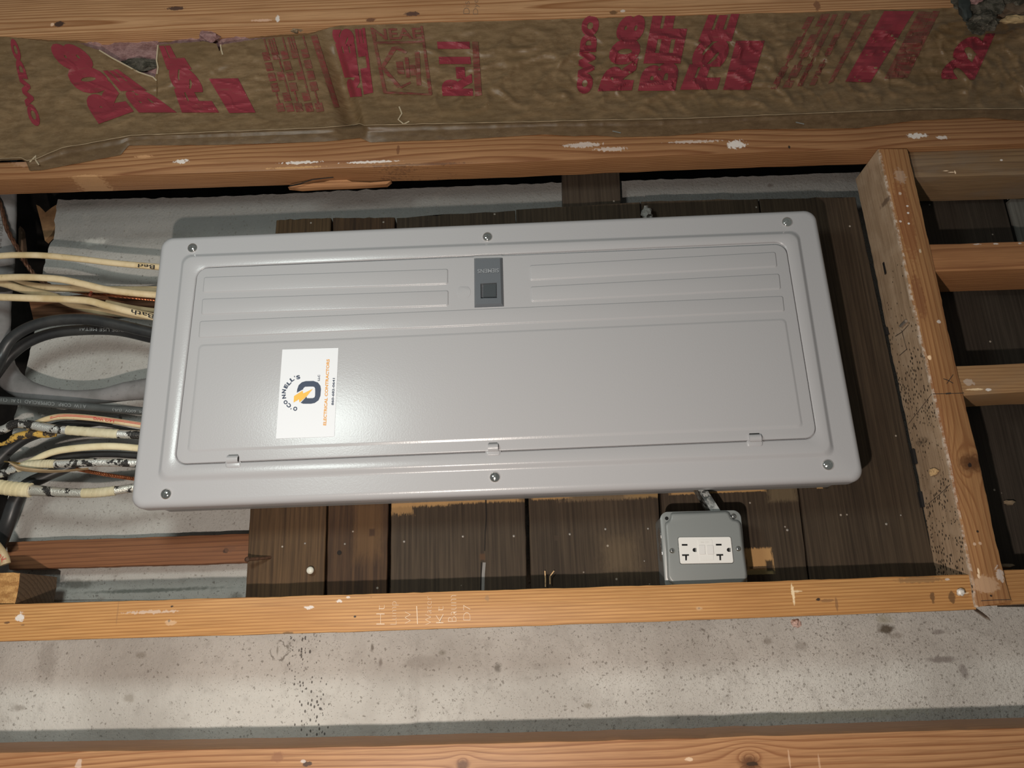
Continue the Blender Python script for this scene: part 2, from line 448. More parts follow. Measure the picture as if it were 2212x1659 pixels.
LEFT = [(150, 150), (420, 122), (470, 117), (500, 108), (520, 100), (590, 88), (640, 84), (700, 74), (760, 60), (830, 45), (900, 28), (1000, 16), (1160, 4), (1240, -10), (1300, -20), (1900, -30)]
def build_concrete():
    CTOP = [(-600, 450), (110, 433), (480, 425), (740, 412), (1000, 402), (1400, 388), (1840, 373), (2900, 340)]
    ys = [0 + i * 9 for i in range(0, 160)]
    v = []; f = []; NX = 260
    for yy in ys:
        y = yy + 395
        xl = lin(LEFT, y) + 7 * N3(y * .035, 3) + 3 * N3(y * .15, 8)
        if y > 1300: xl = -700
        for i in range(NX + 1):
            t = i / NX
            x = xl + (2900 - xl) * (t ** 1.25)
            if yy < 200: y = lin(CTOP, x) + 2.2 * N3(x * .05, 11) + 1.5 * N3(x * .2, 12) + (595 - lin(CTOP, x)) * yy / 200
            p = U(x, y, Y_CON)
            d = .0022 * N3(p.x * 9, p.z * 9, 1) + .0010 * N3(p.x * 40, p.z * 40, 2) + .0005 * N3(p.x * 140, p.z * 140, 3)
            # cold joints between pours
            j1 = 1281 - .021 * x + 5 * N3(x * .012, 2) + 2.5 * N3(x * .07, 4)
            d -= .006 / (1 + math.exp(-(y - j1) / 2.2)) * (1 if x < 900 else 0.0)
            j2 = 497 - .03 * x + 5 * N3(x * .01, 7) + 2 * N3(x * .06, 9)
            d += .004 / (1 + math.exp(-(y - j2) / 2.0))
            j3 = 520 - .02 * x + 8 * N3(x * .02, 17)
            d += .002 * math.exp(-((y - j3) / 4.0) ** 2)
            v.append(Vector((p.x, Y_CON + d, p.z)))
    n = NX + 1; R = len(ys)
    for r in range(R - 1):
        for i in range(NX):
            f.append((r * n + i, r * n + i + 1, (r + 1) * n + i + 1, (r + 1) * n + i))
    tb = len(v)
    for i in range(n): v.append(v[i] + Vector((0, .10, .002)))
    for i in range(NX): f.append((i, i + 1, tb + i + 1, tb + i))
    # thickness along the broken edge
    base = len(v)
    for r in range(R):
        p = v[r * n]; v.append(Vector((p.x - .003 + .004 * N3(p.z * 60, 1), p.y + .05, p.z)))
    for r in range(R - 1):
        f.append((r * n, (r + 1) * n, base + r + 1, base + r))
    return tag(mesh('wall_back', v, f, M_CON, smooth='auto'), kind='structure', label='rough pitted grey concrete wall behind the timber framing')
build_concrete()

M_CAV = plain('cavity_shade', (.012, .010, .009), .9, 0, .1, .4, 20)  # near-black colour puts the cavity's shade into the sheathing
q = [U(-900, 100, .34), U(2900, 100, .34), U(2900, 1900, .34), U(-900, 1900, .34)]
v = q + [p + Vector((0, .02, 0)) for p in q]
tag(mesh('wall_rear', v, [(0, 1, 2, 3), (4, 5, 6, 7), (0, 1, 5, 4), (1, 2, 6, 5), (2, 3, 7, 6), (3, 0, 4, 7)], M_CAV), kind='structure', label='sheathing deep inside the wall cavity, its shade coloured in near black')

# ------------------------------------------------------------------ timber framing
def S(px, py, Y, rx, rz, c, **k):
    s = SC(px, py, Y); return (U(px, py, Y), rx / s, rz / s, c, k)
WH = (.72, .66, .62); DK = (.035, .022, .014)
m_top = wood('fir_top_beam', (.54, .305, .155), (.27, .11, .040), 'X', .0036, (.02, -.90), .03, .5, 1.0, seed=1, warp=.3,
             spots=[S(128, 52, 0, 13, 9, (.06, .03, .02)), S(113, 53, 0, 5, 5, (.8, .55, .4), strength=.7), S(380, 18, 0, 22, 6, (.09, .045, .03)), S(890, 30, 0, 18, 7, (.10, .05, .035)), S(800, 43, 0, 12, 6, (.16, .07, .035)),
                    S(600, 40, 0, 5, 11, WH, strength=.8), S(565, 44, 0, 26, 4, (.7, .45, .33), strength=.6), S(1325, 27, 0, 10, 6, (.14, .07, .03), strength=.9), S(1345, 24, 0, 7, 4, WH, strength=.6), S(1765, 12, 0, 8, 14, (.22, .10, .05))])
board('ceiling_joist', [(-600, -50), (2900, -150)], [(-600, 95), (0, 76.5), (740, 52), (1480, 31), (2065, 14), (2900, -8)], 0, .085, m_top, n=130, jit=.0006, seed=1,
      label='fir joist along the upper edge of the photo, above the insulation', cat='joist')

rail_sp = [S(390, 349, 0, 17, 6, WH, strength=.8, rag=1.2), S(650, 351, 0, 45, 4, WH, strength=.75, rag=1.2), S(800, 350, 0, 60, 3.5, WH, strength=.75, rag=1.1), S(1260, 313, 0, 45, 7, WH, strength=.5, rag=1.2), S(1320, 322, 0, 40, 6, WH, strength=.45, rag=1.2), S(1590, 312, 0, 22, 12, WH, strength=.85, rag=1.1), S(1500, 306, 0, 60, 4, WH, strength=.45, rag=1.3),
           S(1980, 293, 0, 26, 7, WH, strength=.85, rag=1.2), S(2035, 297, 0, 14, 5, WH, strength=.7, rag=1.2), S(860, 324, 0, 4, 14, (.12, .045, .02), strength=.7), S(310, 338, 0, 22, 4, (.55, .30, .15), strength=.7), S(60, 345, 0, 40, 20, (.5, .3, .2), strength=.4), S(1705, 318, 0, 3, 5, DK), S(900, 355, 0, 120, 3, (.1, .05, .03), strength=.5, rag=1.2),
           S(200, 400, .02, 40, 8, (.55, .32, .16), strength=.4), S(760, 392, .02, 90, 8, (.42, .21, .08), strength=.7, rag=1.0), S(640, 362, 0, 70, 3, (.5, .28, .12), strength=.7, rag=1.2)]
m_rail = wood('fir_upper_rail', (.36, .185, .085), (.185, .070, .026), 'X', .0044, (.06, -.62), .05, .42, 1.0, seed=2, warp=.7, spots=rail_sp)
r_lo = [(-600, 408), (0, 388), (300, 378), (740, 363), (1100, 351), (1440, 336), (1890, 321), (2212, 310), (2900, 288)]
R_TOP = [(-600, 385), (0, 350), (77, 348), (134, 326), (284, 300), (468, 292), (778, 276), (1278, 267), (1754, 252), (2212, 241), (2900, 221)]
rail = board('wall_stud', R_TOP, r_lo, 0, .038, m_rail, n=150, jit=.0008, seed=2,
             label='flat fir framing rail directly above the grey panel, insulation flap stapled on it', cat='stud')
# splintered lower edge of that rail
prism('split_splinter', [(622, 404), (660, 397), (700, 393), (735, 384), (760, 392), (800, 394), (845, 390), (835, 398), (800, 400), (760, 402), (700, 404), (650, 407)], .030, .0375, wood('splinter', (.45, .22, .10), (.2, .08, .03), 'X', .005, seed=9), rail)
stroke('split_crack', [(625, 402), (650, 396), (675, 388), (700, 385), (720, 383)], 2.2, .0208, plain('crack_dark', (.01, .006, .004), .9), rail)

P_A = [(1897, 322), (1924, 437), (1957, 590), (1990, 745), (2015, 850), (2049, 1003), (2085, 1185), (2108, 1312)]
P_B = [(1962, 322), (2009, 524), (2065, 782), (2109, 960), (2166, 1224), (2186, 1298)]
post_sp = [S(1988, 395, 0, 6, 4, WH, strength=.6), S(2028, 695, 0, 5, 5, WH, strength=.7), S(2008, 772, 0, 5, 6, (.85, .6, .38)), S(2095, 1005, 0, 5, 6, (.02, .012, .01), strength=.95), S(2112, 1148, 0, 3, 3, DK), S(2105, 1175, 0, 4, 4, (.6, .42, .3), strength=.8), S(2117, 1174, 0, 4, 4, (.6, .42, .3), strength=.8), S(2114, 1245, 0, 4, 6, (.75, .55, .38)), S(2114, 1235, 0, 2.5, 8, (.8, .6, .4)), S(2160, 1240, 0, 10, 18, WH, strength=.5, rag=1.2), S(2130, 1262, 0, 34, 22, (.55, .36, .23), strength=.6), S(2141, 1287, 0, 3.5, 3.5, DK),
           S(1955, 470, 0, 20, 120, (.22, .075, .028), strength=.55), S(1985, 640, 0, 14, 60, (.16, .05, .02), strength=.5), S(2040, 950, 0, 10, 180, (.24, .09, .035), strength=.5), S(1945, 380, 0, 14, 20, (.5, .36, .27), strength=.5, rag=1.0), S(1962, 460, 0, 3, 3, WH), S(1963, 483, 0, 3, 3, WH), S(1945, 478, 0, 3, 3, WH, strength=.7), S(1960, 445, 0, 3, 3, WH, strength=.8), S(1944, 418, 0, 4, 4, (.6, .48, .4), strength=.8), S(1988, 542, 0, 3, 5, (.6, .48, .35), strength=.8)]
kn = [(U(2098, 1000, 0) , .016, 1.6)]
def post_mat():
    # warm fir on the front, greyer weathered timber with mould specks on the side that faces the panel
    m = wood('fir_post', (.40, .205, .085), (.21, .080, .028), 'Z', .0042, (.05, -.60), .05, .48, .75, seed=3, warp=.6, spots=post_sp, knots=kn)
    n = NT.__new__(NT); n.m = m; n.t = m.node_tree; n.b = n.t.nodes['Principled BSDF']
    n.pos = n.n('ShaderNodeNewGeometry').outputs['Position']
    g = n.n('ShaderNodeNewGeometry'); sx = n.n('ShaderNodeSeparateXYZ'); n.set(sx.inputs[0], g.outputs['True Normal'])
    side = n.range(sx.outputs[0], -.3, -.75)
    fib = n.noise(n.scaled((300, 300, 9)), 1, 5, .6); bl = n.noise(n.pos, 30, 5)
    c = n.mix(n.range(fib, .35, .7), (.33, .225, .145), (.22, .145, .09))
    c = n.mix(n.range(bl, .45, .7, 0, .5), c, (.40, .29, .20))
    d, cc = n.voro(n.scaled((1, 1, .7)), 300); sr = n.n('ShaderNodeSeparateColor'); n.set(sr.inputs[0], cc)
    pz = n.n('ShaderNodeSeparateXYZ'); n.set(pz.inputs[0], n.pos)
    dens = n.math('MULTIPLY', n.range(pz.outputs[2], CZ + .50, CZ + .16), n.range(n.noise(n.pos, 28, 4), .36, .62, .03, .62))
    m1 = n.math('MULTIPLY', n.range(d, .5, .3), n.math('LESS_THAN', sr.outputs[0], dens))
    c = n.mix(n.math('MULTIPLY', m1, .92), c, (.02, .015, .011))
    nz = n.noise(n.pos, 200, 3)
    for (px, py, Y, r, cl) in ((1915, 436, .012, 8, (.10, .06, .04)), (1850, 412, .06, 6, (.13, .085, .06)), (1985, 820, .02, 5, (.05, .03, .02)), (1967, 862, .03, 9, (.2, .12, .075)), (1955, 978, .06, 4, (.08, .05, .04)), (1985, 1045, .05, 7, (.16, .1, .07)), (2010, 1195, .03, 22, (.14, .09, .05)), (1940, 720, .04, 18, (.36, .26, .18)), (1983, 955, .05, 12, (.03, .022, .016))):
        c, _ = n.spot(c, U(px, py, Y), r / 1700, r / 1700 * 1.3, cl, .8, .5, .5, nz=nz)
    old = n.b.inputs['Base Color'].links[0].from_socket
    cc = n.mix(side, old, c)
    # bruised, whitish arris between the two faces
    pb = n.n('ShaderNodeSeparateXYZ'); n.set(pb.inputs[0], n.pos)
    near = n.math('MULTIPLY', n.range(pb.outputs[1], .006, .001), n.range(sx.outputs[0], -.05, -.3))
    cc = n.mix(n.math('MULTIPLY', near, n.range(n.noise(n.pos, 110, 5, .7), .42, .66, .0, .8)), cc, (.58, .48, .40))
    n.set(n.b.inputs['Base Color'], cc)
    return m
M_POST = post_mat()
post = board('wall_post', P_A, P_B, 0, .077, M_POST, n=90, ch=.003, jit=.0012, axis='v', seed=3, label='upright fir post right of the panel, mould specks on its near side', cat='post')
m_pen = plain('pencil', (.03, .022, .018), .8)
def side_pt(y_img, frac):
    """photo position on the side of the post that faces the panel"""
    x = lin([(p[1], p[0]) for p in P_A], y_img); p = U(x, y_img, 0); p = Vector((p.x - .0006, frac * .077, p.z)); return p
def side_stroke(name, pts, w, mat):
    v = []; f = []
    for i, (y, fr) in enumerate(pts):
        p = side_pt(y, fr); y0, f0 = pts[max(i - 1, 0)]; y1, f1 = pts[min(i + 1, len(pts) - 1)]
        t = (side_pt(y1, f1) - side_pt(y0, f0)).normalized(); nn = t.cross(Vector((1, 0, 0))).normalized() * w / 2
        v += [p + nn, p - nn]
        if i: f.append((2 * i - 2, 2 * i - 1, 2 * i + 1, 2 * i))
    return mesh(name, v, f, mat, post)
side_stroke('pencil_mark', [(692, .75), (694, .50), (690, .25)], .0009, m_pen)
side_stroke('pencil_mark', [(690, .5), (712, .48), (736, .46)], .0009, m_pen)
side_stroke('pencil_mark', [(736, .74), (735, .60), (734, .44)], .0009, m_pen)
side_stroke('pencil_mark', [(850, .02), (868, .5), (884, .93)], .0007, m_pen)
side_stroke('pencil_mark', [(1045, .05), (1058, .4), (1072, .85)], .0007, m_pen)
stroke('pencil_mark', [(2038, 818), (2049, 822), (2059, 828)], 1.4, -.0004, m_pen, post)
stroke('pencil_mark', [(2045, 829), (2052, 819), (2059, 809)], 1.4, -.0004, m_pen, post)
stroke('pencil_mark', [(2015, 851), (2050, 850), (2082, 849)], 1.3, -.0004, m_pen, post)
stroke('pencil_mark', [(2043, 850.5), (2054, 849.5)], 3, -.0005, m_pen, post)
stroke('pencil_mark', [(2119, 1298), (2150, 1296), (2182, 1295)], 1.3, -.0004, m_pen, post)
M_RAW = plain('fresh_wood', (.62, .40, .20), .7, 0, .3, .3, 300)
M_TAPE = plain('black_tape', (.012, .012, .013), .45)
for (y, fr, ln, wd_) in ((545, .63, .018, .0042), (671, 1.0, .011, .006), (960, .93, .020, .0055), (1058, 1.0, .020, .006)):
    p = side_pt(y, min(fr, .97)); b = bmesh.new()
    vts = [p + Vector((-.0004 - .0035 * (1 if fr > .9 else .15) * k, dy * wd_ / 2, dz * ln / 2)) for dz in (-1, 1) for dy in (-1, 1) for k in (0, 1)]
    b.free(); mesh('tape_scrap', vts, [(0, 1, 3, 2), (4, 5, 7, 6), (0, 1, 5, 4), (2, 3, 7, 6), (0, 2, 6, 4), (1, 3, 7, 5)], M_TAPE, post)
p = side_pt(683, .35); v, f = tube_data([p + Vector((-.002, -.008, .001)), p + Vector((-.002, .008, 0))], .0022, seg=8)
mesh('metal_plug', v, f, plain('bare_steel', (.75, .70, .66), .3, .9), post, smooth='auto')
chip = [(1, 0, 0), (.6, .5, .2), (-.4, .45, .1), (-1.1, -.1, 0), (-.3, -.5, .1), (.7, -.45, .15)]
v = [side_pt(1008, .42) + Vector((-.001 - c[2] * .004, c[0] * .011, c[1] * .009)) for c in chip]; v += [x + Vector((-.0012, 0, 0)) for x in v]
mesh('wood_chip', v, [(0, 1, 2, 3, 4, 5), (6, 7, 8, 9, 10, 11)] + [(i, (i + 1) % 6, 6 + (i + 1) % 6, 6 + i) for i in range(6)], M_RAW, post)

s2sp = [S(38, 1333, 0, 10, 10, WH, strength=.9, rag=1.1), S(10, 1345, 0, 8, 3, (.1, .05, .03), strength=.8), S(45, 1350, 0, 6, 2, (.2, .1, .05), strength=.8), S(368, 1310, 0, 5, 3.5, (.05, .03, .02)), S(362, 1341, 0, 3.5, 4, (.03, .02, .015)), S(365, 1345, 0, 14, 7, (.75, .55, .38), strength=.35), S(320, 1322, 0, 60, 4, WH, strength=.35, rag=1.2), S(665, 1312, 0, 12, 4, WH, strength=.8, rag=1.1), S(732, 1298, 0, 8, 4, WH, strength=.8, rag=1.1), S(750, 1290, 0, 6, 3, WH, strength=.7),
        S(800, 1289, 0, 3.2, 2.5, DK), S(765, 1332, 0, 4, 3, DK), S(1052, 1292, 0, 6, 8, (.28, .17, .09), strength=.6), S(1770, 1295, 0, 6, 4, (.05, .03, .02)), S(1790, 1297, 0, 18, 4, (.2, .1, .045), strength=.6), S(1810, 1305, 0, 4, 18, (.16, .08, .04), strength=.55), S(1512, 1314, 0, 4, 4, (.1, .06, .04)), S(1512, 1314, 0, 9, 5, (.7, .5, .32), strength=.35), S(2018, 1290, 0, 6, 13, (.10, .05, .022), strength=.75), S(2060, 1290, 0, 9, 16, (.10, .05, .022), strength=.75), S(2050, 1251, 0, 6, 3, WH, strength=.6), S(1716, 1283, 0, 4, 26, (.85, .66, .42), strength=.9, rag=.9), S(1724, 1277, 0, 16, 2.5, (.85, .66, .42), strength=.7),
        S(620, 1368, 0, 14, 4, (.1, .06, .03), strength=.7), S(1990, 1252, 0, 60, 8, (.16, .095, .05), strength=.5), S(2085, 1281, 0, 12, 3, (.85, .62, .38), strength=.8), S(250, 1325, 0, 2, 30, (.25, .13, .06), strength=.4)]
m_s2 = wood('fir_middle_stud', (.58, .31, .115), (.33, .135, .040), 'X', .0036, (.03, -.25), .03, .5, .9, seed=4, warp=.25, spots=s2sp)
S2T = [(-600, 1325), (0, 1305.5), (700, 1285.5), (1440, 1263), (2098, 1240), (2900, 1216)]
S2B = [(-600, 1403), (0, 1386), (700, 1367), (1440, 1342), (2107, 1317), (2900, 1290)]
stud2 = board('wall_stud', [(-600, 1325), (0, 1305.5), (700, 1285.5), (1440, 1263), (2099, 1240)], [(-600, 1403), (0, 1386), (700, 1367), (1440, 1342), (2109, 1317)], .004, .076, m_s2, n=150, jit=.0007, seed=4,
              label='honey coloured fir stud below the panel and outlet, scratched writing on it', cat='stud')
board('wall_stud', [(2168, 1231), (2900, 1205)], [(2184, 1306), (2900, 1281)], .004, .076, wood('fir_stud_stub', (.45, .235, .09), (.26, .11, .035), 'X', .0045, (.03, -.25), .05, .5, .7, seed=14), n=30, seed=14,
      label='short length of fir stud right of the post, at the right edge', cat='stud')
m_scr = plain('scratch', (.74, .56, .40), .7)
def rot_text(s, xl, xr, yb, yt):   # reads from the bottom of the photo upwards
    return [(xr, yb), (xr, yt), (xl, yt), (xl, yb)]
for s, xl, xr, yb, yt in (('Ht', 813, 831, 1349, 1306), ('Lump', 843, 861, 1349, 1299), ('W', 875, 888, 1347, 1321), ('_', 899, 902, 1346, 1308), ('Water', 919, 932, 1350, 1288), ('Kt', 942, 958, 1346, 1309), ('Baum', 968, 986, 1343, 1286), ('D7', 1001, 1016, 1340, 1307)):
    if s == '_': stroke('scratched_line', [(900, 1309), (901, 1328), (902, 1348)], 1.8, .0035, m_scr, stud2)
    else: text_on('scratched_writing', s, rot_text(s, xl, xr, yb, yt), .0035, m_scr, stud2, bold=-.026)
text_on('pencil_writing', 'Dish', rot_text('', 1001, 1014, 30, -8), -.0005, plain('faint_pencil', (.22, .14, .09), .8), bpy.data.objects['ceiling_joist'], bold=-.02)
text_on('pencil_writing', 'Dye', rot_text('', 1022, 1036, 31, -2), -.0005, bpy.data.materials['faint_pencil'], bpy.data.objects['ceiling_joist'], bold=-.02)

s3sp = [S(663, 1650, 0, 12, 6, (.08, .04, .025)), S(655, 1645, 0, 7, 4, WH, strength=.6), S(1488, 1640, 0, 9, 5, (.75, .55, .38), strength=.8), S(1625, 1650, 0, 14, 5, (.05, .025, .012)), S(170, 1650, 0, 8, 12, (.75, .6, .5), strength=.5), S(600, 1635, 0, 16, 12, (.24, .10, .05), strength=.6), S(1705, 1640, 0, 2.5, 22, (.75, .5, .33), strength=.5), S(1770, 1650, 0, 2.5, 20, (.75, .5, .33), strength=.4)]
m_s3 = wood('fir_lower_stud', (.50, .265, .125), (.24, .090, .034), 'X', .0062, (.10, -.02), .035, .5, .85, seed=5, warp=.8, spots=s3sp, knots=[(U(1620, 1650, 0), .012, 2.0), (U(1000, 1652, 0), .008, 1.5)])
board('wall_stud', [(-600, 1640), (0, 1625.5), (640, 1615.5), (1440, 1596), (2212, 1572), (2900, 1550)], [(-600, 1745), (2900, 1660)], 0, .088, m_s3, n=130, jit=.0008, seed=5,
      label='reddish fir stud with bold grain along the lower edge of the photo', cat='stud')

# timber in the bay right of the post
m_l = wood('weathered_ledger', (.30, .19, .10), (.13, .07, .035), 'X', .0030, (.04, -.6), .05, .6, .7, dirt=(.20, .15, .11), dirt_amt=.5, seed=6,
           spots=[S(2163, 346, .012, 4, 2.5, WH), S(2055, 372, .012, 9, 1.2, (.8, .6, .42)), S(2063, 372, .012, 2, 5, (.8, .6, .42)), S(2043, 369, .012, 8, 1.2, (.8, .6, .42))])
board('ledger_board', [(1962, 326), (2212, 319.5), (2900, 300)], [(1975, 383), (2212, 377), (2900, 357)], .012, .078, m_l, n=40, seed=6, label='weathered brown ledger board in the upper right corner bay, under the rail', cat='board')
m_b1 = wood('fir_block_red', (.42, .20, .085), (.20, .075, .028), 'X', .0034, (.04, -.45), .03, .45, .8, seed=7, spots=[S(2110, 526, 0, 10, 2, WH, strength=.5, rag=1.2), S(2153, 525, 0, 6, 2.5, WH, strength=.7), S(2205, 524, 0, 5, 3, WH, strength=.7)])
board('blocking', [(2006, 527.7), (2212, 521), (2900, 500)], [(2020, 587), (2212, 581), (2900, 560)], .002, .070, m_b1, n=40, seed=7, label='reddish fir block butted to the post, upper of the two in the right bay', cat='blocking')
m_b2 = wood('fir_block_tan', (.42, .245, .115), (.22, .105, .045), 'X', .0038, (.05, -.38), .05, .5, .6, seed=8, dirt=(.24, .17, .11), dirt_amt=.35,
            spots=[S(2108, 840, 0, 24, 3, (.78, .58, .36), strength=.9), S(2137, 841, 0, 8, 4, WH, strength=.9), S(2095, 825, 0, 12, 8, WH, strength=.3, rag=1.2)])
board('blocking', [(2066, 790.5), (2212, 784.5), (2900, 765)], [(2080, 855), (2212, 846.5), (2900, 824)], .002, .062, m_b2, n=40, seed=8, label='tan fir block with a whitened nail split, lower of the two in the right bay', cat='blocking')

# ------------------------------------------------------------------ backing planks
def plank_mat(name, light, dark, seed, worn=()):
    n = NT(name)
    fib = n.noise(n.scaled((260, 260, 7), (seed, 0, 0)), 1, 4, .65)
    wv = n.n('ShaderNodeTexWave', wave_type='RINGS', rings_direction='Z', wave_profile='SAW'); n.set(wv.inputs['Vector'], n.scaled((1, 1, .03), (seed * .13, .03, 0)))
    wv.inputs['Scale'].default_value = 2 * math.pi / (20 * .006); wv.inputs['Distortion'].default_value = 1.5; wv.inputs['Detail'].default_value = 2
    bl = n.noise(n.scaled((11, 11, 5), (seed, 2, 3)), 1, 5, .6)
    f_ = n.math('ADD', n.math('MULTIPLY', fib, .7), n.math('MULTIPLY', wv.outputs['Fac'], .10)); f_ = n.math('ADD', f_, n.math('MULTIPLY', bl, .35))
    c = n.mix(n.range(f_, .35, .85), dark, light)
    nz = n.noise(n.scaled((500, 500, 90)), 1, 4, .7)
    dots = n.voro(n.pos, 120); sr = n.n('ShaderNodeSeparateColor'); n.set(sr.inputs[0], dots[1])
    c = n.mix(n.math('MULTIPLY', n.range(dots[0], .22, .12), n.math('LESS_THAN', sr.outputs[0], .03)), c, (.35, .3, .25))
    for (p, rx, rz, cl, st, eg, rg) in worn:
        v = n.vmath('MULTIPLY', n.vmath('SUBTRACT', n.pos, tuple(p)), (1 / rx, 0, 1 / rz))
        ab = n.vmath('ABSOLUTE', v); sx = n.n('ShaderNodeSeparateXYZ'); n.set(sx.inputs[0], ab)
        d = n.math('MAXIMUM', sx.outputs[0], sx.outputs[2]); d = n.math('ADD', d, n.math('MULTIPLY', n.math('SUBTRACT', nz, .5), rg))
        c = n.mix(n.range(d, 1.0, 1.0 - eg, 0, st), c, cl)
    return n.out(c, .72, 0, n.bump(fib, .25, .0006), .25)
TAN = (.42, .25, .105)
def WR(px, py, rx, rz, cl=TAN, st=.85, eg=.25, rg=.5):
    s = SC(px, py, Y_PLK); return (U(px, py, Y_PLK), rx / s, rz / s, cl, st, eg, rg)
worn_top = [WR(905, 1073, 70, 24, rg=.8), WR(1010, 1066, 128, 24, rg=.6), WR(868, 1084, 26, 30, st=.7, rg=1.3), WR(1190, 1062, 50, 18, rg=.8, st=.9), WR(1390, 1056, 50, 22, (.33, .21, .09), .8, .3, .9), WR(1290, 1064, 90, 20, (.22, .15, .085), .6, .4, 1.0)]
PLANKS = [  # left edge (top, bottom), right edge (top, bottom), light, dark, worn marks, depth
    (597, 541, 529, 715, 705, 699, 476, 471, (.120, .068, .032), (.036, .020, .010), [], 0),
    (719, 709, 705, 853, 839, 835, 471, 470, (.110, .058, .028), (.032, .017, .010), [WR(795, 1140, 40, 90, (.16, .085, .035), .45, .6, .6), WR(803, 1150, 8, 10, (.04, .02, .012), .8, .5, .3)], .001),
    (857, 845, 843, 1113, 1134, 1139, 471, 455, (.078, .054, .034), (.030, .020, .013), worn_top[:3] + [WR(1050, 1100, 2.2, 60, (.02, .013, .01), .8, .5, .4), WR(1042, 1203, 8, 9, (.085, .042, .02), .8, .6, .9)], 0),
    (1115, 1142, 1148, 1383, 1423, 1431, 453, 437, (.078, .054, .034), (.030, .020, .013), worn_top[3:] + [WR(1203, 1162, 7, 7, (.05, .033, .022), .7, .4, .3), WR(1340, 1200, 60, 60, (.2, .14, .08), .28, .8, 1.0), WR(1080, 1208, 5, 10, (.2, .1, .04), .8, .5, .6)], .0015),
    (1385, 1429, 1437, 1638, 1727, 1753, 436, 430, (.078, .054, .034), (.030, .020, .013), [WR(1480, 1056, 38, 14, rg=.7, st=.9), WR(1590, 1050, 66, 15, (.48, .28, .11), .9, .2, .4), WR(1690, 1066, 40, 22, (.19, .14, .08), .6, .5, .9), WR(1640, 1208, 32, 26, (.46, .265, .11), .92, .2, .5), WR(1635, 1236, 42, 6, (.34, .26, .12), .8, .3, .6), WR(1662, 1222, 9, 14, (.012, .01, .009), .9, .4, .7), WR(1640, 1226, 30, 3.5, (.02, .015, .012), .8, .4, .8)], 0),
    (1641, 1731, 1757, 1848, 1990, 2040, 430, 426, (.078, .054, .034), (.030, .020, .013), [WR(1770, 1052, 7, 4), WR(1786, 1053, 4, 3, (.02, .015, .01), .8)], -.0006),
]
planks = []
PL_LAB = ['leftmost brown backing plank behind the panel, white round nail head low on it', 'narrow reddish brown backing plank, second from the left behind the panel', 'dark backing plank with a split and knot below the panel middle',
          'wide dark backing plank left of the outlet box', 'dark backing plank that carries the grey outlet box', 'dark backing plank between the outlet box and the upright post']
for i, (a0, a1, a2, b0, b1, b2, ta, tb, li, dk, worn, dz) in enumerate(PLANKS):
    m = plank_mat('plank_paint_%d' % i, li, dk, i * 1.7, worn)
    A = [(a0, ta), (a1, 1085), (a2, 1310)]; B = [(b0, tb), (b1, 1085), (b2, 1310)]
    n = 70; loops = []
    notch = (i == 2)
    for k in range(n + 1):
        t = k / n
        ya = ta + (1310 - ta) * t; yb = tb + (1310 - tb) * t
        pa = U(lin([(p[1], p[0]) for p in A], ya), ya, Y_PLK + dz); pb = U(lin([(p[1], p[0]) for p in B], yb), yb, Y_PLK + dz)
        pa.x += .0007 * N3(pa.z * 45, i, 1); pb.x += .0007 * N3(pb.z * 45, i, 2)
        back = Vector((0, .021, 0)); c = .001
        row = [pa + back, pa + Vector((0, c, 0)), pa + Vector((c, 0, 0))]
        for j in range(1, 12):
            p = pa.lerp(pb, j / 12)
            if k == 0: p = p + Vector((0, 0, .0022 * N3(p.x * 160, i) + .0012 * N3(p.x * 500, i, 3)))
            p.y += .0012 * (1 - math.cos(j / 12 * 2 * math.pi)) * .3 * (1 if i % 2 else -1)
            row.append(p)
        row += [pb - Vector((c, 0, 0)), pb + Vector((0, c, 0)), pb + back]
        loops.append(row)
    v, f = loft_data(loops)
    planks.append(mesh('backing_plank', v, f, m, smooth='auto', label=PL_LAB[i], cat='plank', group='backing planks behind the panel'))
M_NAIL = plain('old_nail', (.30, .27, .24), .5, .5)
M_RUST = plain('rusty_nail', (.075, .035, .018), .7, .3, nz=.4, nscale=300)
for pi, px, py, r in ((0, 659, 1174, 2.6), (1, 745, 1175, 2.6), (2, 873, 1170, 3), (2, 1000, 1159, 3.2), (2, 1110, 1158, 3.2), (3, 1231, 1154, 3), (3, 1308, 1143, 3), (3, 1400, 1142, 2.6), (3, 1392, 1212, 2), (4, 1701, 1145, 3.2), (5, 1915, 1132, 3.2), (5, 1946, 1113, 2.2)):
    dome('nail_head', px, py, Y_PLK + PLANKS[pi][11], r, .0012, M_NAIL, planks[pi], seg=10, rings=3)
dome('nail_head', 670, 1232, Y_PLK - .006, 8, .003, plain('white_nail', (.62, .60, .52), .4), planks[0], label='large white round nail head')
v, f = tube_data([U(670, 1232, Y_PLK - .006), U(670, 1232, Y_PLK)], .0022, seg=8); mesh('nail_shank', v, f, M_NAIL, planks[0])
dome('nail_hole', 733, 1194, Y_PLK + .0005, 5, .0004, plain('hole_dark', (.012, .008, .006), .9), planks[1], seg=10, rings=3)
v, f = tube_data([U(537, 1208, .060), U(560, 1206.5, .068), U(584, 1204, Y_PLK)], .0022, seg=8); mesh('bent_nail', v, f, M_RUST, planks[0], smooth='auto')
dome('bent_nail_head', 534, 1208.5, .060, 6, .002, M_RUST, planks[0], seg=12)
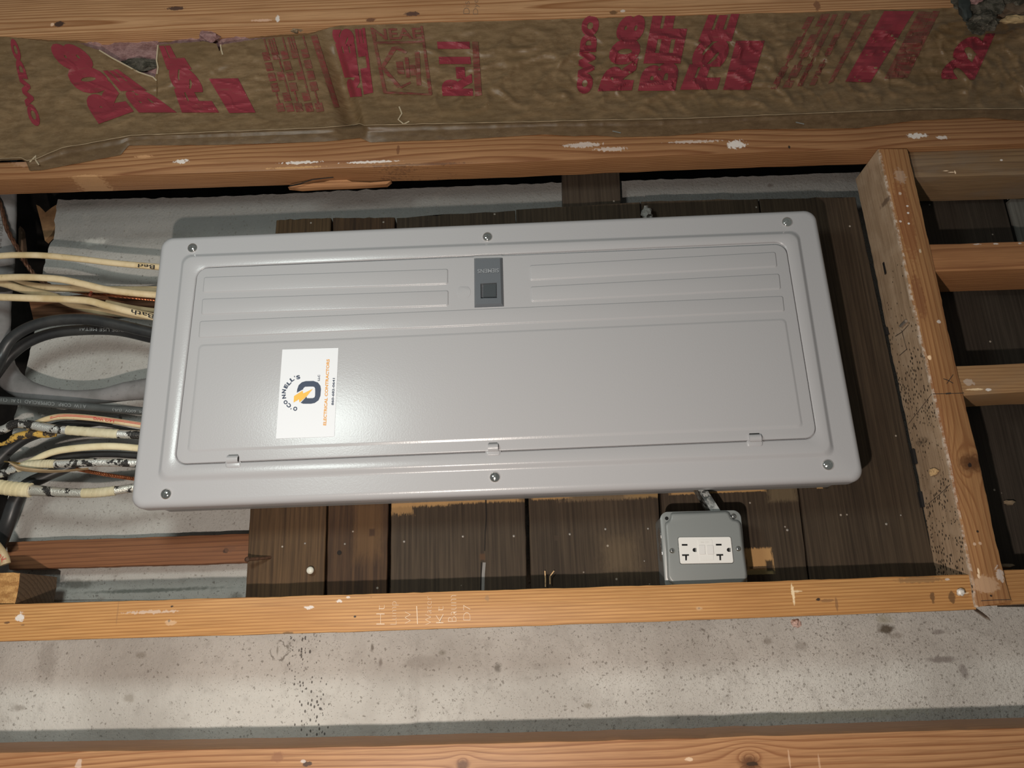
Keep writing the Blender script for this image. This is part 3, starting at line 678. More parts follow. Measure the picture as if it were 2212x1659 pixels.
# split in the third plank, an open wedge showing the wall
stroke('split', [(1049, 1070), (1051, 1110), (1048, 1150), (1047, 1190)], 2.2, Y_PLK - .0008, plain('split_dark', (.010, .007, .005), .9), planks[2])
stroke('split', [(1046, 1215), (1044, 1240), (1043, 1282)], 6.5, Y_PLK - .0008, plain('split_open', (.22, .21, .20), .9), planks[2])
stroke('split', [(1040, 1215), (1039, 1240), (1038, 1282)], 2.5, Y_PLK - .0010, bpy.data.materials['split_dark'], planks[2])
for k, (pts) in enumerate(([(1177, 1233), (1178, 1250), (1178, 1268)], [(1188, 1262), (1188, 1245), (1197, 1233)])):
    stroke('splinter', pts, 2.2, Y_PLK - .004, M_RAW, planks[3])
# planks in the right bay
for (xa0, xa1, xb0, xb1, li, dk, lab) in ((1985, 2175, 2168, 2400, (.055, .042, .032), (.024, .018, .013), 'dark plank behind the blocks in the right bay'), (2182, 2420, 2420, 2750, (.15, .145, .13), (.07, .066, .058), 'greyer plank at the right edge behind the ledger board')):
    A = [(xa0, 430), (xa1, 1310)]; B = [(xb0, 430), (xb1, 1310)]
    board('backing_plank', A, B, .092, .113, plank_mat('bay_plank', li, dk, xa0 * .01), n=40, ch=.001, axis='v', seed=xa0, label=lab, cat='plank', group='planks in the right bay')
prism('furring_strip', [(1213, 330), (1336, 330), (1345, 520), (1217, 520)], .1005, .1165, plank_mat('furring_dark', (.072, .052, .036), (.03, .02, .014), 31), label='dark upright furring strip above the panel between concrete patches', cat='furring', ch=.001)
m_fr = wood('red_furring', (.25, .105, .045), (.115, .042, .018), 'X', .0028, (.05, -.2), .04, .65, .7, seed=11, warp=.3, spots=[S(487, 1189, .1, 8, 6, (.03, .014, .008)), S(495, 1185, .1, 18, 9, (.14, .06, .03), strength=.6)])
board('furring_strip', [(14, 1171), (30, 1170), (540, 1152.5), (600, 1150)], [(20, 1231), (30, 1229.5), (534, 1215.5), (600, 1213)], .1005, .1165, m_fr, n=50, jit=.0012, seed=11, label='reddish furring strip on the concrete left of the planks, below the cables', cat='furring')
board('furring_strip', [(62, 647), (120, 640), (335, 622), (420, 616)], [(72, 690), (130, 686), (335, 668), (420, 662)], .1005, .1165, wood('brown_furring', (.19, .085, .04), (.085, .034, .016), 'X', .003, (.05, -.4), .04, .65, .7, seed=12), n=40, jit=.0015, seed=12, label='brown furring strip behind the upper cream cables', cat='furring')
# cut block at the lower left
m_eg = NT('end_grain'); _a = m_eg.noise(m_eg.scaled((60, 60, 120)), 1, 6, .7); _b = m_eg.noise(m_eg.pos, 500, 3)
M_EG = m_eg.out(m_eg.mix(m_eg.range(_a, .35, .7), (.30, .14, .045), (.60, .34, .13)), .8, 0, m_eg.bump(m_eg.math('ADD', _a, _b), .8, .002), .2)
prism('wood_block', [(-260, 1246), (-60, 1241), (0, 1237), (30, 1236), (42, 1238), (40, 1262), (35, 1290), (31, 1304), (0, 1304.5), (-260, 1311)], .006, .085, M_EG, ch=.001, label='sawn end of a short block above the stud in the lower left corner', cat='block')
_wb = bpy.data.objects['wood_block']; _wb.data.materials.append(wood('old_block_side', (.13, .085, .05), (.06, .036, .02), 'X', .006, seed=21))
for _p in _wb.data.polygons:
    if _p.normal.y > -.5: _p.material_index = 1
prism('gap_timber', [(78, 442), (86, 446), (98, 459), (112, 448), (122, 442), (128, 470), (112, 505), (97, 520), (88, 480)], .19, .2, plain('lit_timber_brown', (.22, .12, .055), .8, nz=.2), label='brown patch for the lit part of timber in the gap left of the concrete', cat='timber')  # brown piece shaped as the lit area of the cavity timber
prism('gap_timber', [(40, 495), (43, 488), (46, 495), (50, 530), (51, 560), (41, 560), (40, 520)], .17, .18, plain('scrap_tan', (.17, .11, .07), .8, nz=.2), label='thin tan timber sliver in the dark gap beside the grey cable', cat='timber')
# crumb of plaster on the plank tops
def lump(name, px, py, Y, rx, rz, ry, mat, parent=None, seed=0, amp=.35, fq=90, sub=3, **kw):
    bm = bmesh.new(); bmesh.ops.create_icosphere(bm, subdivisions=sub, radius=1.0)
    c = U(px, py, Y); s = SC(px, py, Y); v = []
    for x in bm.verts:
        d = 1 + amp * N3(x.co.x * 1.7 + seed, x.co.y * 1.7, x.co.z * 1.7) + amp * .5 * N3(x.co.x * 4.5 + seed, x.co.y * 4.5, x.co.z * 4.5)
        v.append(c + Vector((x.co.x * rx / s * d, x.co.y * ry * d, x.co.z * rz / s * d)))
    f = [[q.index for q in g.verts] for g in bm.faces]; bm.free()
    return mesh(name, v, f, mat, parent, smooth='auto', **kw)
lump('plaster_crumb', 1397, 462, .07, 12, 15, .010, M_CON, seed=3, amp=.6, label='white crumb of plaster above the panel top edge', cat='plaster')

# ------------------------------------------------------------------ insulation batt with printed kraft facing
FOLD = [(-600, 420), (0, 372), (40, 352), (77, 345), (134, 321), (284, 294), (468, 286), (700, 277), (766, 271), (778, 268), (788, 272), (968, 268), (1137, 264.5), (1278, 261), (1480, 257), (1754, 246), (1977, 237), (2212, 235.6), (2900, 215)]
EDGE = [(-600, 440), (0, 347), (48, 345), (57, 350), (64, 370), (100, 366), (261, 334.5), (278, 314), (468, 313), (700, 306), (778, 298), (799, 307.5), (1017, 300), (1176, 290), (1243, 294.5), (1278, 292), (1335, 296), (1440, 294), (1614, 279), (1852, 277), (1977, 260), (2124, 254), (2212, 261), (2900, 240)]
BEAM = [(-600, 95), (0, 76.5), (740, 52), (1480, 31), (2065, 14), (2900, -8)]
TOPE = [(-600, 96), (0, 78), (20, 80), (94, 89), (167, 92), (214, 109), (254, 130), (301, 155), (334, 168), (338, 157), (341, 97), (375, 94), (441, 89), (468, 95), (474, 112), (479, 96), (552, 85), (600, 80), (669, 75), (712, 60), (740, 53.5), (1480, 32.5), (2065, 15.5), (2900, -6.5)]
def wr(x, y):
    """creases of the paper, metres towards the viewer"""
    d = .0030 * N3(x * .006, y * .012, 1) + .0020 * N3(x * .02 + y * .01, y * .03 - x * .008, 5)
    r = abs(N3(x * .011 + y * .012, y * .021 - x * .006, 9)); d += .0048 * max(0, .22 - r) / .22 * (1 if x > 900 else .45)
    r = abs(N3(x * .022 - y * .018, y * .03 + x * .004, 19)); d += .0028 * max(0, .15 - r) / .15 * (1 if x > 1200 else .4)
    # long diagonal pull creases at the right
    for (x0, y0, x1, y1, a, w) in ((1900, 130, 2090, 30, .004, 14), (2140, 230, 2260, 120, .006, 16), (1380, 235, 1480, 150, .003, 12), (1120, 250, 1180, 180, .003, 10), (1330, 90, 1420, 45, .002, 8), (1550, 80, 1640, 40, .002, 8), (2080, 210, 2120, 150, .003, 9), (1880, 215, 1990, 185, .0025, 9)):
        l = math.hypot(x1 - x0, y1 - y0); t = ((x - x0) * (x1 - x0) + (y - y0) * (y1 - y0)) / l / l
        dd = abs((x - x0) * (y1 - y0) - (y - y0) * (x1 - x0)) / l
        if -.15 < t < 1.15: d += 1.6 * a * math.exp(-(dd / w) ** 2) * max(0, 1 - abs(t - .5) * 1.5)
    return d
def YP(x, y):
    yt = lin(BEAM, x); yf = lin(FOLD, x)
    t = max(0, min(1.15, (y - yt) / (yf - yt)))
    Y = .0020 + .0075 * math.sin(math.pi * min(t, 1)) ** .7 - .007 * t ** 6
    # deep pocket where the facing doubles over itself
    xc = 722 + 62 * t
    s = 1 / (1 + math.exp(-(x - xc) / 3.0))
    Y += .022 * math.exp(-((x - xc + 18) / 26) ** 2) * (1 - s) * min(1, t * 1.6)
    Y -= .006 * s * math.exp(-((x - xc) / 60) ** 2) * t
    k = min(1, max(0, t) * 3 + .15) * (1 - .75 * max(0, min(1, (t - .8) / .2)))
    return Y - wr(x, y) * k
def kraft(name, dull):
    n = NT(name)
    a = n.noise(n.scaled((40, 40, 120)), 1, 4, .7); b = n.noise(n.pos, 9, 4); c3 = n.noise(n.scaled((200, 200, 700)), 1, 3, .6)
    c = n.mix(n.range(a, .3, .7), (.135, .079, .036), (.215, .136, .070))
    c = n.mix(n.range(b, .35, .7, 0, .5), c, (.125, .075, .032))
    c = n.mix(n.range(c3, .62, .78, 0, .5), c, (.33, .25, .16))
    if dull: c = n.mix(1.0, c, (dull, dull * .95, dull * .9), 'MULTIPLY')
    return n.out(c, .46, 0, n.bump(a, .25, .0008), .45)
M_KRAFT = kraft('kraft_paper', 0)
batt = empty('insulation_batt', U(1106, 300, .01), 'pink fibreglass batt with wrinkled brown kraft facing printed in red', 'insulation')
def build_facing():
    xs = []; x = -500.0
    while x < 2800:
        xs.append(x); x += 1.2 if 325 < x < 345 or 468 < x < 482 else (3.5 if 0 < x < 2212 else 14)
    R1 = 46; R2 = 7; v = []; f = []
    for x in xs:
        yt = lin(TOPE, x) + (1.6 * N3(x * .12, 3) if x < 720 else 0); yf = lin(FOLD, x) + 1.0 * N3(x * .03, 6); ye = lin(EDGE, x) + .8 * N3(x * .05, 8)
        yf = min(yf, ye - 3)
        for r in range(R1):
            y = yt + (yf - yt) * (r / (R1 - 1)); Y = YP(x, y)
            v.append(U(x, y, Y))
        Yf = YP(x, yf)
        for r in range(1, R2 + 1):
            t = r / R2; y = yf + (ye - yf) * t
            Y = Yf + (-.0016 - Yf) * t ** .6 - .0007 * math.sin(math.pi * t) - .0004 * N3(x * .05, y * .1)
            if r == 1: Y = Yf - .0012
            v.append(U(x, y, min(Y, -.0014)))
    R = R1 + R2; g = []
    for i in range(len(xs) - 1):
        for r in range(R - 1):
            (f if r < R1 - 1 else g).append((i * R + r, (i + 1) * R + r, (i + 1) * R + r + 1, i * R + r + 1))
    fc = mesh('kraft_facing', v, f, M_KRAFT, batt, smooth=True)
    used = sorted({k for q in g for k in q}); ix = {k: j for j, k in enumerate(used)}
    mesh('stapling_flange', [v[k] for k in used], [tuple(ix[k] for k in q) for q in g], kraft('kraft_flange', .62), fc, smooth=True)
    ridge = [v[i * R + R1 - 1] for i in range(len(xs)) if -300 < xs[i] < 2500]
    rv = []; rf = []
    for i, p in enumerate(ridge):
        w = .0006 + .0004 * N3(p.x * 60, 3); d = Vector((0, -.0016, 0))
        rv += [p + d + Vector((0, 0, w)), p + d - Vector((0, 0, w))]
        if i: rf.append((2 * i - 2, 2 * i - 1, 2 * i + 1, 2 * i))
    mesh('fold_edge', rv, rf, plain('fold_pale', (.30, .205, .12), .8), fc)
    return fc
facing = build_facing()
n_ = NT('red_print'); _a = n_.noise(n_.scaled((60, 60, 300)), 1, 5, .7)
M_RED = n_.out(n_.mix(n_.range(_a, .55, .75, 0, .55), (.225, .026, .038), (.15, .080, .045)), .55, 0, None, .4)
n_ = NT('red_print_thin'); _a = n_.noise(n_.scaled((90, 90, 400)), 1, 5, .7)
M_RED2 = n_.out(n_.mix(n_.range(_a, .36, .62, 0, .75), (.19, .034, .032), (.14, .08, .043)), .55, 0, None, .4)
YPR = lambda x, y: YP(x, y) - .0013
def pr(s, q, mat=None, bold=.035, cuts=16):
    return text_on('red_print', s, q, YPR, mat or M_RED, facing, bold=bold, cuts=cuts)
def bar(q, mat=None):
    v = []; f = []; n = 22; g = quadmap(q)
    for i in range(n + 1):
        for j in range(n + 1):
            x, y = g(i / n, j / n); v.append(U(x, y, YPR(x, y)))
    for i in range(n):
        for j in range(n): f.append((i * (n + 1) + j, (i + 1) * (n + 1) + j, (i + 1) * (n + 1) + j + 1, i * (n + 1) + j + 1))
    mesh('red_print', v, f, mat or M_RED, facing)
# left copy of the print, skewed by the fold
pr('OWDO', [(91, 274), (35, 84), (19, 83), (66, 270)], bold=.075)
pr('R08', [(290, 240), (172, 96), (97, 92), (212, 268)], bold=.075)
pr('BE', [(382, 243), (255, 150), (222, 152), (300, 243)], bold=.075)
pr('FSF', [(474, 243), (382, 98), (343, 99), (392, 243)], bold=.075)
bar([(495, 244), (552, 243), (514, 169), (451, 170)])
for k, x in enumerate((556, 576, 596, 618, 640)):
    pr('ILLE' if k % 2 else 'HIIL', [(x + 60, 240), (x + 16, 84 - k * 2), (x + 2, 86 - k * 2), (x + 44, 242)], M_RED2, bold=.05, cuts=6)
bar([(722, 232), (733, 232), (684, 74), (671, 78)], M_RED2)
# block across the deep pocket
pr('RIIES', [(782, 208), (762, 62), (714, 62), (756, 210)], bold=.08)
pr('ILE', [(806, 200), (788, 60), (766, 62), (786, 204)], bold=.08)
# boxed mark and R-11
bar([(800, 60), (806, 60), (836, 200), (828, 201)], M_RED2); bar([(908, 56), (913, 56), (934, 204), (926, 204)], M_RED2)
bar([(830, 197), (932, 202), (932, 206), (830, 202)], M_RED2); bar([(806, 90), (916, 88), (917, 93), (807, 95)], M_RED2)
for s, q in (('NEAE', [(912, 86), (905, 54), (800, 58), (808, 88)]),): pr(s, [(808, 86), (912, 84), (908, 60), (804, 62)], M_RED2, bold=.02, cuts=6)
bar([(822, 145), (829, 148), (858, 104), (846, 102)], M_RED2); bar([(824, 148), (832, 146), (866, 186), (858, 190)], M_RED2); bar([(846, 102), (860, 100), (880, 112), (876, 116)], M_RED2); bar([(860, 188), (868, 190), (888, 180), (886, 176)], M_RED2)
for (x0, y0, x1, y1) in ((855, 132, 870, 160), (874, 124, 882, 168), (896, 112, 906, 184), (884, 140, 896, 164)): bar([(x0, y0), (x1, y0), (x1 + 4, y1), (x0 + 4, y1)], M_RED2)
pr('R-11', [(1022, 207), (1014, 90), (944, 90), (956, 207)], bold=.07)
bar([(1026, 208), (1041, 206), (1033, 90), (1020, 90)], M_RED2)
# middle copy
pr('OWDO', [(1278, 203), (1296, 33), (1258, 34), (1244, 202)], bold=.10)
pr('R08', [(1366, 195), (1398, 32), (1342, 33), (1290, 197)], bold=.06)
pr('BEF', [(1458, 196), (1490, 34), (1410, 34), (1378, 196)], bold=.06)
pr('FSE', [(1550, 193), (1598, 30), (1530, 31), (1468, 194)], bold=.065)
bar([(1562, 194), (1620, 194), (1652, 88), (1590, 88)])
# right, smeared copy
for (xb, xt, w, yb, yt) in ((1664, 1745, 14, 192, 36), (1690, 1775, 18, 190, 30), (1722, 1800, 10, 186, 30), (1748, 1826, 12, 184, 28)):
    pr('IHLI', [(xb + w, yb), (xt + w, yt), (xt, yt), (xb, yb)], M_RED2, bold=.1, cuts=6)
bar([(1788, 182), (1800, 176), (1880, 30), (1866, 30)], M_RED2)
bar([(1826, 176), (1880, 178), (1975, 24), (1910, 24)])
pr('IIE', [(1960, 168), (2030, 24), (1985, 24), (1910, 170)], M_RED2, bold=.1)
pr('22', [(2105, 172), (2150, 72), (2080, 76), (2024, 172)], bold=.075)
# fibreglass showing through the tear
def fiber_mat(name, a, b, c):
    n = NT(name); k = n.noise(n.pos, 55, 6, .65); k2 = n.noise(n.scaled((160, 160, 420)), 1, 4, .7)
    cl = n.mix(n.range(k, .35, .62), a, b); cl = n.mix(n.range(k2, .55, .75, 0, .5), cl, c)
    return n.out(cl, .95, 0, n.bump(k2, .9, .003), .1)
M_PINK = fiber_mat('pink_fibreglass', (.22, .115, .11), (.36, .215, .205), (.42, .31, .25))
M_GREY = fiber_mat('sooty_fibreglass', (.035, .032, .024), (.12, .105, .085), (.30, .25, .19))
def batting(name, x0, x1, ytop, ybot, Y0, mat, amp, seed):
    v = []; f = []; nx = 110; ny = 26
    for i in range(nx + 1):
        x = x0 + (x1 - x0) * i / nx
        for j in range(ny + 1):
            y0 = lin(BEAM, x) + ytop; y = y0 + (ybot + lin(TOPE, min(max(x, 20), 720)) - y0) * j / ny
            v.append(U(x, y, Y0 + amp * N3(x * .02, y * .04, seed) + amp * .6 * N3(x * .07, y * .1, seed + 3) + amp * .25 * N3(x * .2, y * .25, seed + 5)))
    n = ny + 1
    for i in range(nx):
        for j in range(ny): f.append((i * n + j, (i + 1) * n + j, (i + 1) * n + j + 1, i * n + j + 1))
    return mesh(name, v, f, mat, batt, smooth=True)
batting('fibreglass', -300, 760, 3, 40, .022, M_PINK, .007, 2)
lump('sooty_fibre', 300, 140, .016, 46, 15, .006, M_GREY, batt, seed=8, amp=.5)
lump('fibre_tuft', 452, 78, .012, 20, 16, .008, M_PINK, batt, seed=12, amp=.4)
lump('fibre_tuft', 640, 62, .010, 14, 8, .006, fiber_mat('tan_fibre', (.22, .15, .09), (.36, .26, .17), (.5, .4, .28)), batt, seed=15, amp=.5)
for pts in ([(214, 108), (240, 124), (270, 140), (300, 156), (330, 166), (338, 174)], [(339, 160), (341, 145), (338, 130), (341, 97)], [(476, 96), (478, 108), (481, 118)], [(862, 230), (868, 245), (860, 258), (872, 268), (884, 262)], [(64, 350), (78, 336), (77, 346), (84, 356)]):
    stroke('torn_edge', pts, 3.0, lambda x, y: YP(x, y) - .0012, plain('torn_paper', (.42, .33, .22), .8), facing)
for (x, y, a) in ((1728, 267, .05), (1332, 286, .02)):
    stroke('staple', [(x - 9, y - 3), (x + 9, y + 1)], 2.4, -.004, plain('staple_steel', (.6, .55, .5), .3, .9), facing)
# torn clump hanging at the upper right corner
clump = empty('insulation_clump', U(2130, -20, -.03), 'torn sooty clump of insulation hanging over the upper right corner', 'insulation')
lump('sooty_fibre', 2110, 10, -.030, 46, 42, .012, M_GREY, clump, seed=21, amp=.45, sub=4)
lump('sooty_fibre', 2122, 48, -.032, 32, 22, .010, M_GREY, clump, seed=27, amp=.5, sub=4)
lump('black_scrap', 2083, 16, -.040, 13, 34, .006, plain('tar_paper', (.018, .022, .020), .6, nz=.3), clump, seed=29, amp=.3)
lump('pink_fibre', 2106, -2, -.041, 18, 11, .006, M_PINK, clump, seed=33, amp=.4)
lump('kraft_scrap', 2185, 18, -.024, 48, 26, .010, plain('clump_kraft', (.11, .072, .045), .8, nz=.25), clump, seed=41, amp=.35, sub=4)
lump('kraft_scrap', 2190, 42, -.028, 26, 9, .006, plain('clump_tan', (.34, .235, .12), .8, nz=.3), clump, seed=43, amp=.5)
lump('sooty_fibre', 2190, -2, -.034, 34, 14, .008, M_GREY, clump, seed=47, amp=.5)

# ------------------------------------------------------------------ breaker panel
def paint(name, c, rough, peel=.10):
    n = NT(name); a = n.noise(n.pos, 520, 2, .5); b = n.noise(n.pos, 1400, 2)
    return n.out(c, rough, 0, n.bump(n.math('ADD', a, n.math('MULTIPLY', b, .3)), peel, .0008), .5)
M_PAN = paint('grey_enamel', (.412, .402, .412), .27)
M_BLK = plain('void_black', (.004, .004, .004), .9)
OUT = [(350.5, 515), (1760, 454.5), (1867, 1040.5), (282, 1100)]
ST0 = [(393, 549), (1727, 497), (1806, 989), (338, 1044)]
ST1 = [(399, 557), (1719, 506), (1793, 974), (349, 1026)]
DOOR = [(427, 579), (1697, 527), (1765, 945), (378, 1002)]
YF, YR, YD = -.0105, -.0148, -.0156
panel = empty('electrical_panel', U(1075, 1100, .03), 'wide light grey breaker panel cover with hinged door and latch', 'electrical panel')
PO = wquad(OUT, -.004)
loops = [rrect(PO, .016, .012), rrect(PO, .016, -.0015)]
R_ = .009
for i in range(1, 9):
    a = math.pi / 2 * i / 8; d = R_ * (1 - math.cos(a)); loops.append(rrect(inset(PO, d), .016 - d * .5, -.0015 - R_ * math.sin(a)))
P0 = wquad(ST0, YF); P1 = wquad(ST1, YR)
loops += sstep(P0, P1, .012, .012, YF, YR, 10)
PD = wquad(DOOR, YD); PDo = inset(PD, -.0024)
PDo[1] = PDo[1] + Vector((0, 0, .0035))
loops += sstep(PDo, inset(PDo, .0012), .0165, .0155, YR, YR + .0012, 4)
loops.append(rrect(inset(PDo, .0013), .0155, YR + .0034)); loops.append(rrect(inset(PDo, .012), .008, YR + .0034))
v, f = loft_data(loops, False, False)
cover = mesh('cover', v, f, M_PAN, panel, smooth='auto')
v, f = loft_data([rrect(inset(PO, .003), .014, .0115), rrect(inset(PO, .003), .014, .0095)]); mesh('gasket_plate', v, f, plain('inner_dark', (.02, .02, .02), .8), panel)
v, f = loft_data([rrect(inset(PO, .008), .006, .0772), rrect(inset(PO, .008), .006, .012)]); mesh('enclosure', v, f, plain('enclosure_grey', (.30, .30, .30), .5), panel, smooth='auto')
# door
ld = [rrect(PD, .014, YD + .0036), rrect(PD, .014, YD + .0012)]
for i in range(1, 5):
    a = math.pi / 2 * i / 4; ld.append(rrect(inset(PD, .0012 * (1 - math.cos(a))), .014, YD + .0012 - .0012 * math.sin(a)))
v, f = loft_data(ld)
door = mesh('door', v, f, M_PAN, panel, smooth='auto')
def emboss(q, h=.0014, run=.0022, r=.003, r2=None):
    P = wquad(q, YD); v, f = loft_data(sstep(P, inset(P, run), r, max(r - .001, .0008), YD + .0001, YD - h, 7)); return mesh('embossed_panel', v, f, M_PAN, door, smooth='auto')
emboss([(440, 598), (969, 580), (969, 615), (437, 633.5)]); emboss([(436, 645), (970, 626.5), (970, 662), (434, 681.5)])
emboss([(1143, 572.5), (1676, 543.5), (1680, 578), (1144, 607)]); emboss([(1145, 618.5), (1684, 590.5), (1688, 626), (1146, 653)])
emboss([(431, 693), (1692, 638.5), (1696, 674), (428, 731.5)])
emboss([(428, 743), (1699, 686.5), (1737, 926), (402, 979)], .0012, .0045, .006)
# round knockout beside the latch
cx, cy = 1002, 631
ring_o = []; ring_i = []
for k in range(40):
    a = 2 * math.pi * k / 40; x = math.cos(a) * 14.8; y = max(-12.2, min(11.5, math.sin(a) * 15)); ring_o.append(U(cx + x, cy + y, YD - .0001)); ring_i.append(U(cx + x * .975, cy + y * .975, YD - .0003))
v, f = loft_data([[p + Vector((0, .001, 0)) for p in ring_o], ring_o, ring_i]); mesh('knockout', v, f, M_PAN, door, smooth='auto')
# latch
M_LAT = plain('latch_grey', (.125, .135, .150), .27)
M_LAT2 = plain('latch_dark', (.055, .062, .068), .35)
v, f = loft_data(sstep(wquad([(1020, 553), (1088, 550), (1087, 564), (1021, 566)], YR), inset(wquad([(1020, 553), (1088, 550), (1087, 564), (1021, 566)], YR), .0018), .004, .003, YR + .0004, YR - .0006, 4)); mesh('latch_notch', v, f, M_PAN, cover, smooth='auto')
LQ = [(1024, 558.5), (1085.5, 557), (1088, 661.5), (1025, 664)]
LI = [(1026, 560), (1080, 558.5), (1083, 655), (1029, 657)]
latch = empty('latch', U(1056, 660, YD) - panel.location); latch.parent = panel
def latch_body():
    A = wquad(LQ, YD - .001); B = wquad(LI, YD - .0062)
    hole = wquad([(1038, 612.5), (1073, 610.5), (1073.5, 644), (1038.5, 644.5)], YD - .0062)
    hb = [p + Vector((0, .0052, 0)) for p in hole]
    v = [p + Vector((0, .0012, 0)) for p in A] + A + B + hole + hb; f = []
    for b in (0, 4):
        for i in range(4): f.append((b + i, b + (i + 1) % 4, b + 4 + (i + 1) % 4, b + 4 + i))
    for i in range(4): f.append((8 + i, 8 + (i + 1) % 4, 12 + (i + 1) % 4, 12 + i))
    for i in range(4): f.append((12 + i, 12 + (i + 1) % 4, 16 + (i + 1) % 4, 16 + i))
    f.append((16, 17, 18, 19))
    return mesh('latch_body', v, f, M_LAT, latch)
latch_body()
prism('latch_slide', [(1044, 614), (1072, 612.5), (1072, 641), (1044, 641.5)], YD - .0038, YD - .0015, M_LAT2, latch, ch=.0004)
text_on('raised_lettering', 'SIEMENS', [(1077.5, 579.5), (1031.5, 581.5), (1031.8, 590.2), (1077.8, 588.2)], YD - .0067, plain('latch_letter', (.29, .30, .32), .3), latch, bold=.012)
text_on('raised_lettering', 'SIEMENS', [(1078.0, 580.3), (1032.0, 582.3), (1032.3, 591.0), (1078.3, 589.0)], YD - .0064, plain('latch_letter_shade', (.05, .053, .058), .4), latch, bold=.012)  # dark offset copy paints the shade along the letters
# hinges
for k, (x0, y0, x1, y1) in enumerate(((491.5, 984, 515.5, 1001), (1054.5, 958, 1076, 975.5), (1618, 938, 1643, 955))):
    a = U(x0, (y0 + y1) / 2 + .5, YD); b = U(x1, (y0 + y1) / 2 - .4, YD); r = (y1 - y0) / 2 / SC(x0, y0, YD)
    L = []
    for p in (a, b):
        L.append([p + Vector((0, .003, r))] + [p + Vector((0, -r * .95 * math.sin(math.pi * j / 12), r * math.cos(math.pi * j / 12))) for j in range(13)] + [p + Vector((0, .003, -r))])
    v, f = loft_data(L); hg = mesh('hinge', v, f, M_PAN, panel, smooth='auto')
    pk = [(x0 - 6, y1 - 4), (x1 + 6, y1 - 5), (x1 + 6, y1 + 10), (x0 - 5, y1 + 11)]
    v, f = loft_data(sstep(wquad(pk, YR), inset(wquad(pk, YR), .0022), .003, .002, YR + .0003, YR - .0012, 6)); mesh('hinge_pocket', v, f, M_PAN, hg, smooth='auto')
    e = b + Vector((.0004, -.0015, 0)); v = [e + Vector((0, -.0025 * math.cos(t * math.pi / 4), .0035 * math.sin(t * math.pi / 4))) for t in range(8)]
    mesh('hinge_pin', v, [tuple(range(8))], M_BLK, hg)
    v, f = loft_data([[c + Vector((0, y, 0)) for c in (a + Vector((.001, 0, r * 1.25)), b + Vector((-.001, 0, r * 1.25)), b + Vector((-.001, 0, r * .6)), a + Vector((.001, 0, r * .6)))] for y in (.0, -.0006)]); mesh('hinge_slot', v, f, M_BLK if k == 2 else plain('hinge_shade', (.12, .12, .12), .6), hg)
# cover screws
M_CHR = plain('chrome', (.80, .77, .74), .10, 1.0)
for (x, y, r, ang) in ((416, 536, 11, 5), (1053, 512, 11, 2), (1700, 480, 11.5, 25), (359, 1067, 12, 72), (1069, 1030.5, 12, 84), (1788, 1004, 12.5, 35)):
    sw = dome('screw', x, y, YF + .0004, r, .0042, M_CHR, panel, seg=28, rings=7)
    c = U(x, y, YF + .0004); rr = r / SC(x, y, YF); ca, sa = math.cos(math.radians(ang)), math.sin(math.radians(ang))
    bs = []
    for k in range(9):      # slot follows the dome
        t = -1 + 2 * k / 8; dd = .0042 * math.sqrt(max(0, 1 - t * t * .92)) + .0002
        for w in (-1, 1):
            bs.append(c + Vector((ca * t * rr * .92 - sa * w * rr * .10, -dd, sa * t * rr * .92 + ca * w * rr * .10)))
    mesh('slot', bs, [(2 * k, 2 * k + 1, 2 * k + 3, 2 * k + 2) for k in range(8)], plain('slot_chrome', (.9, .88, .85), .22, 1.0), sw)
    dome('slot_centre', x, y, YF + .0002, r * .2, .0046, M_BLK, sw, seg=10, rings=3)

# printed card stuck on the door
YC = YD - .0012 - .0005
CQ = [(610, 755), (731, 751.5), (722, 943), (596, 947.5)]
card = empty('sticker_card', U(664, 945, YC), 'white contractor card with navy logo and orange lettering on the panel door', 'card')
P = wquad(CQ, YC); v = P + [p + Vector((0, .0004, 0)) for p in P]
mesh('card', v, [(0, 1, 2, 3), (4, 5, 6, 7), (0, 1, 5, 4), (1, 2, 6, 5), (2, 3, 7, 6), (3, 0, 4, 7)], plain('card_white', (.75, .75, .78), .5), card)
M_NAVY = plain('navy_ink', (.018, .030, .070), .5); M_ORG = plain('orange_ink', (.75, .33, .04), .5)
zc = lambda x, y: (580 + x * .13867, 730 + y * .13867)
YT = YC - .0003
def flat(name, pts, mat, parent, Y):
    return mesh(name, [U(x, y, Y) for x, y in pts], [tuple(range(len(pts)))], mat, parent)
outer = [(440, 853), (447, 800), (470, 735), (520, 690), (580, 673), (700, 670), (770, 695), (808, 745), (817, 800), (808, 900), (780, 970), (720, 1013), (660, 1025), (540, 1025), (500, 1010)]
inner = [(538, 800), (545, 780), (570, 760), (640, 757), (690, 757), (712, 763), (725, 785), (727, 830), (725, 900), (716, 925), (690, 938), (650, 939), (620, 939), (597, 938), (592, 915)]
v = [U(*zc(*p), YT) for p in outer + inner]; f = [(i, i + 1, 15 + i + 1, 15 + i) for i in range(14)]
mesh('logo_ring', v, f, M_NAVY, card)
flat('logo_bolt', [zc(*p) for p in ((398, 905), (530, 820), (540, 865), (690, 792), (590, 915), (480, 1005), (475, 955), (390, 1005))], plain('amber_ink', (.85, .46, .05), .5), card, YT - .0001)
def ctext(s, q, mat, bold=.02): text_on('lettering', s, [zc(*p) for p in q], YT, mat, card, bold=bold)
ctext('ELECTRICAL CONTRACTORS', [(898, 1363), (952, 330), (905, 330), (850, 1360)], M_ORG, .03)
ctext('860-682-0641', [(1015, 1048), (1035, 625), (1000, 625), (978, 1045)], M_NAVY, .03)
ctext('LLC', [(798, 668), (803, 575), (768, 575), (765, 668)], M_NAVY, .03)
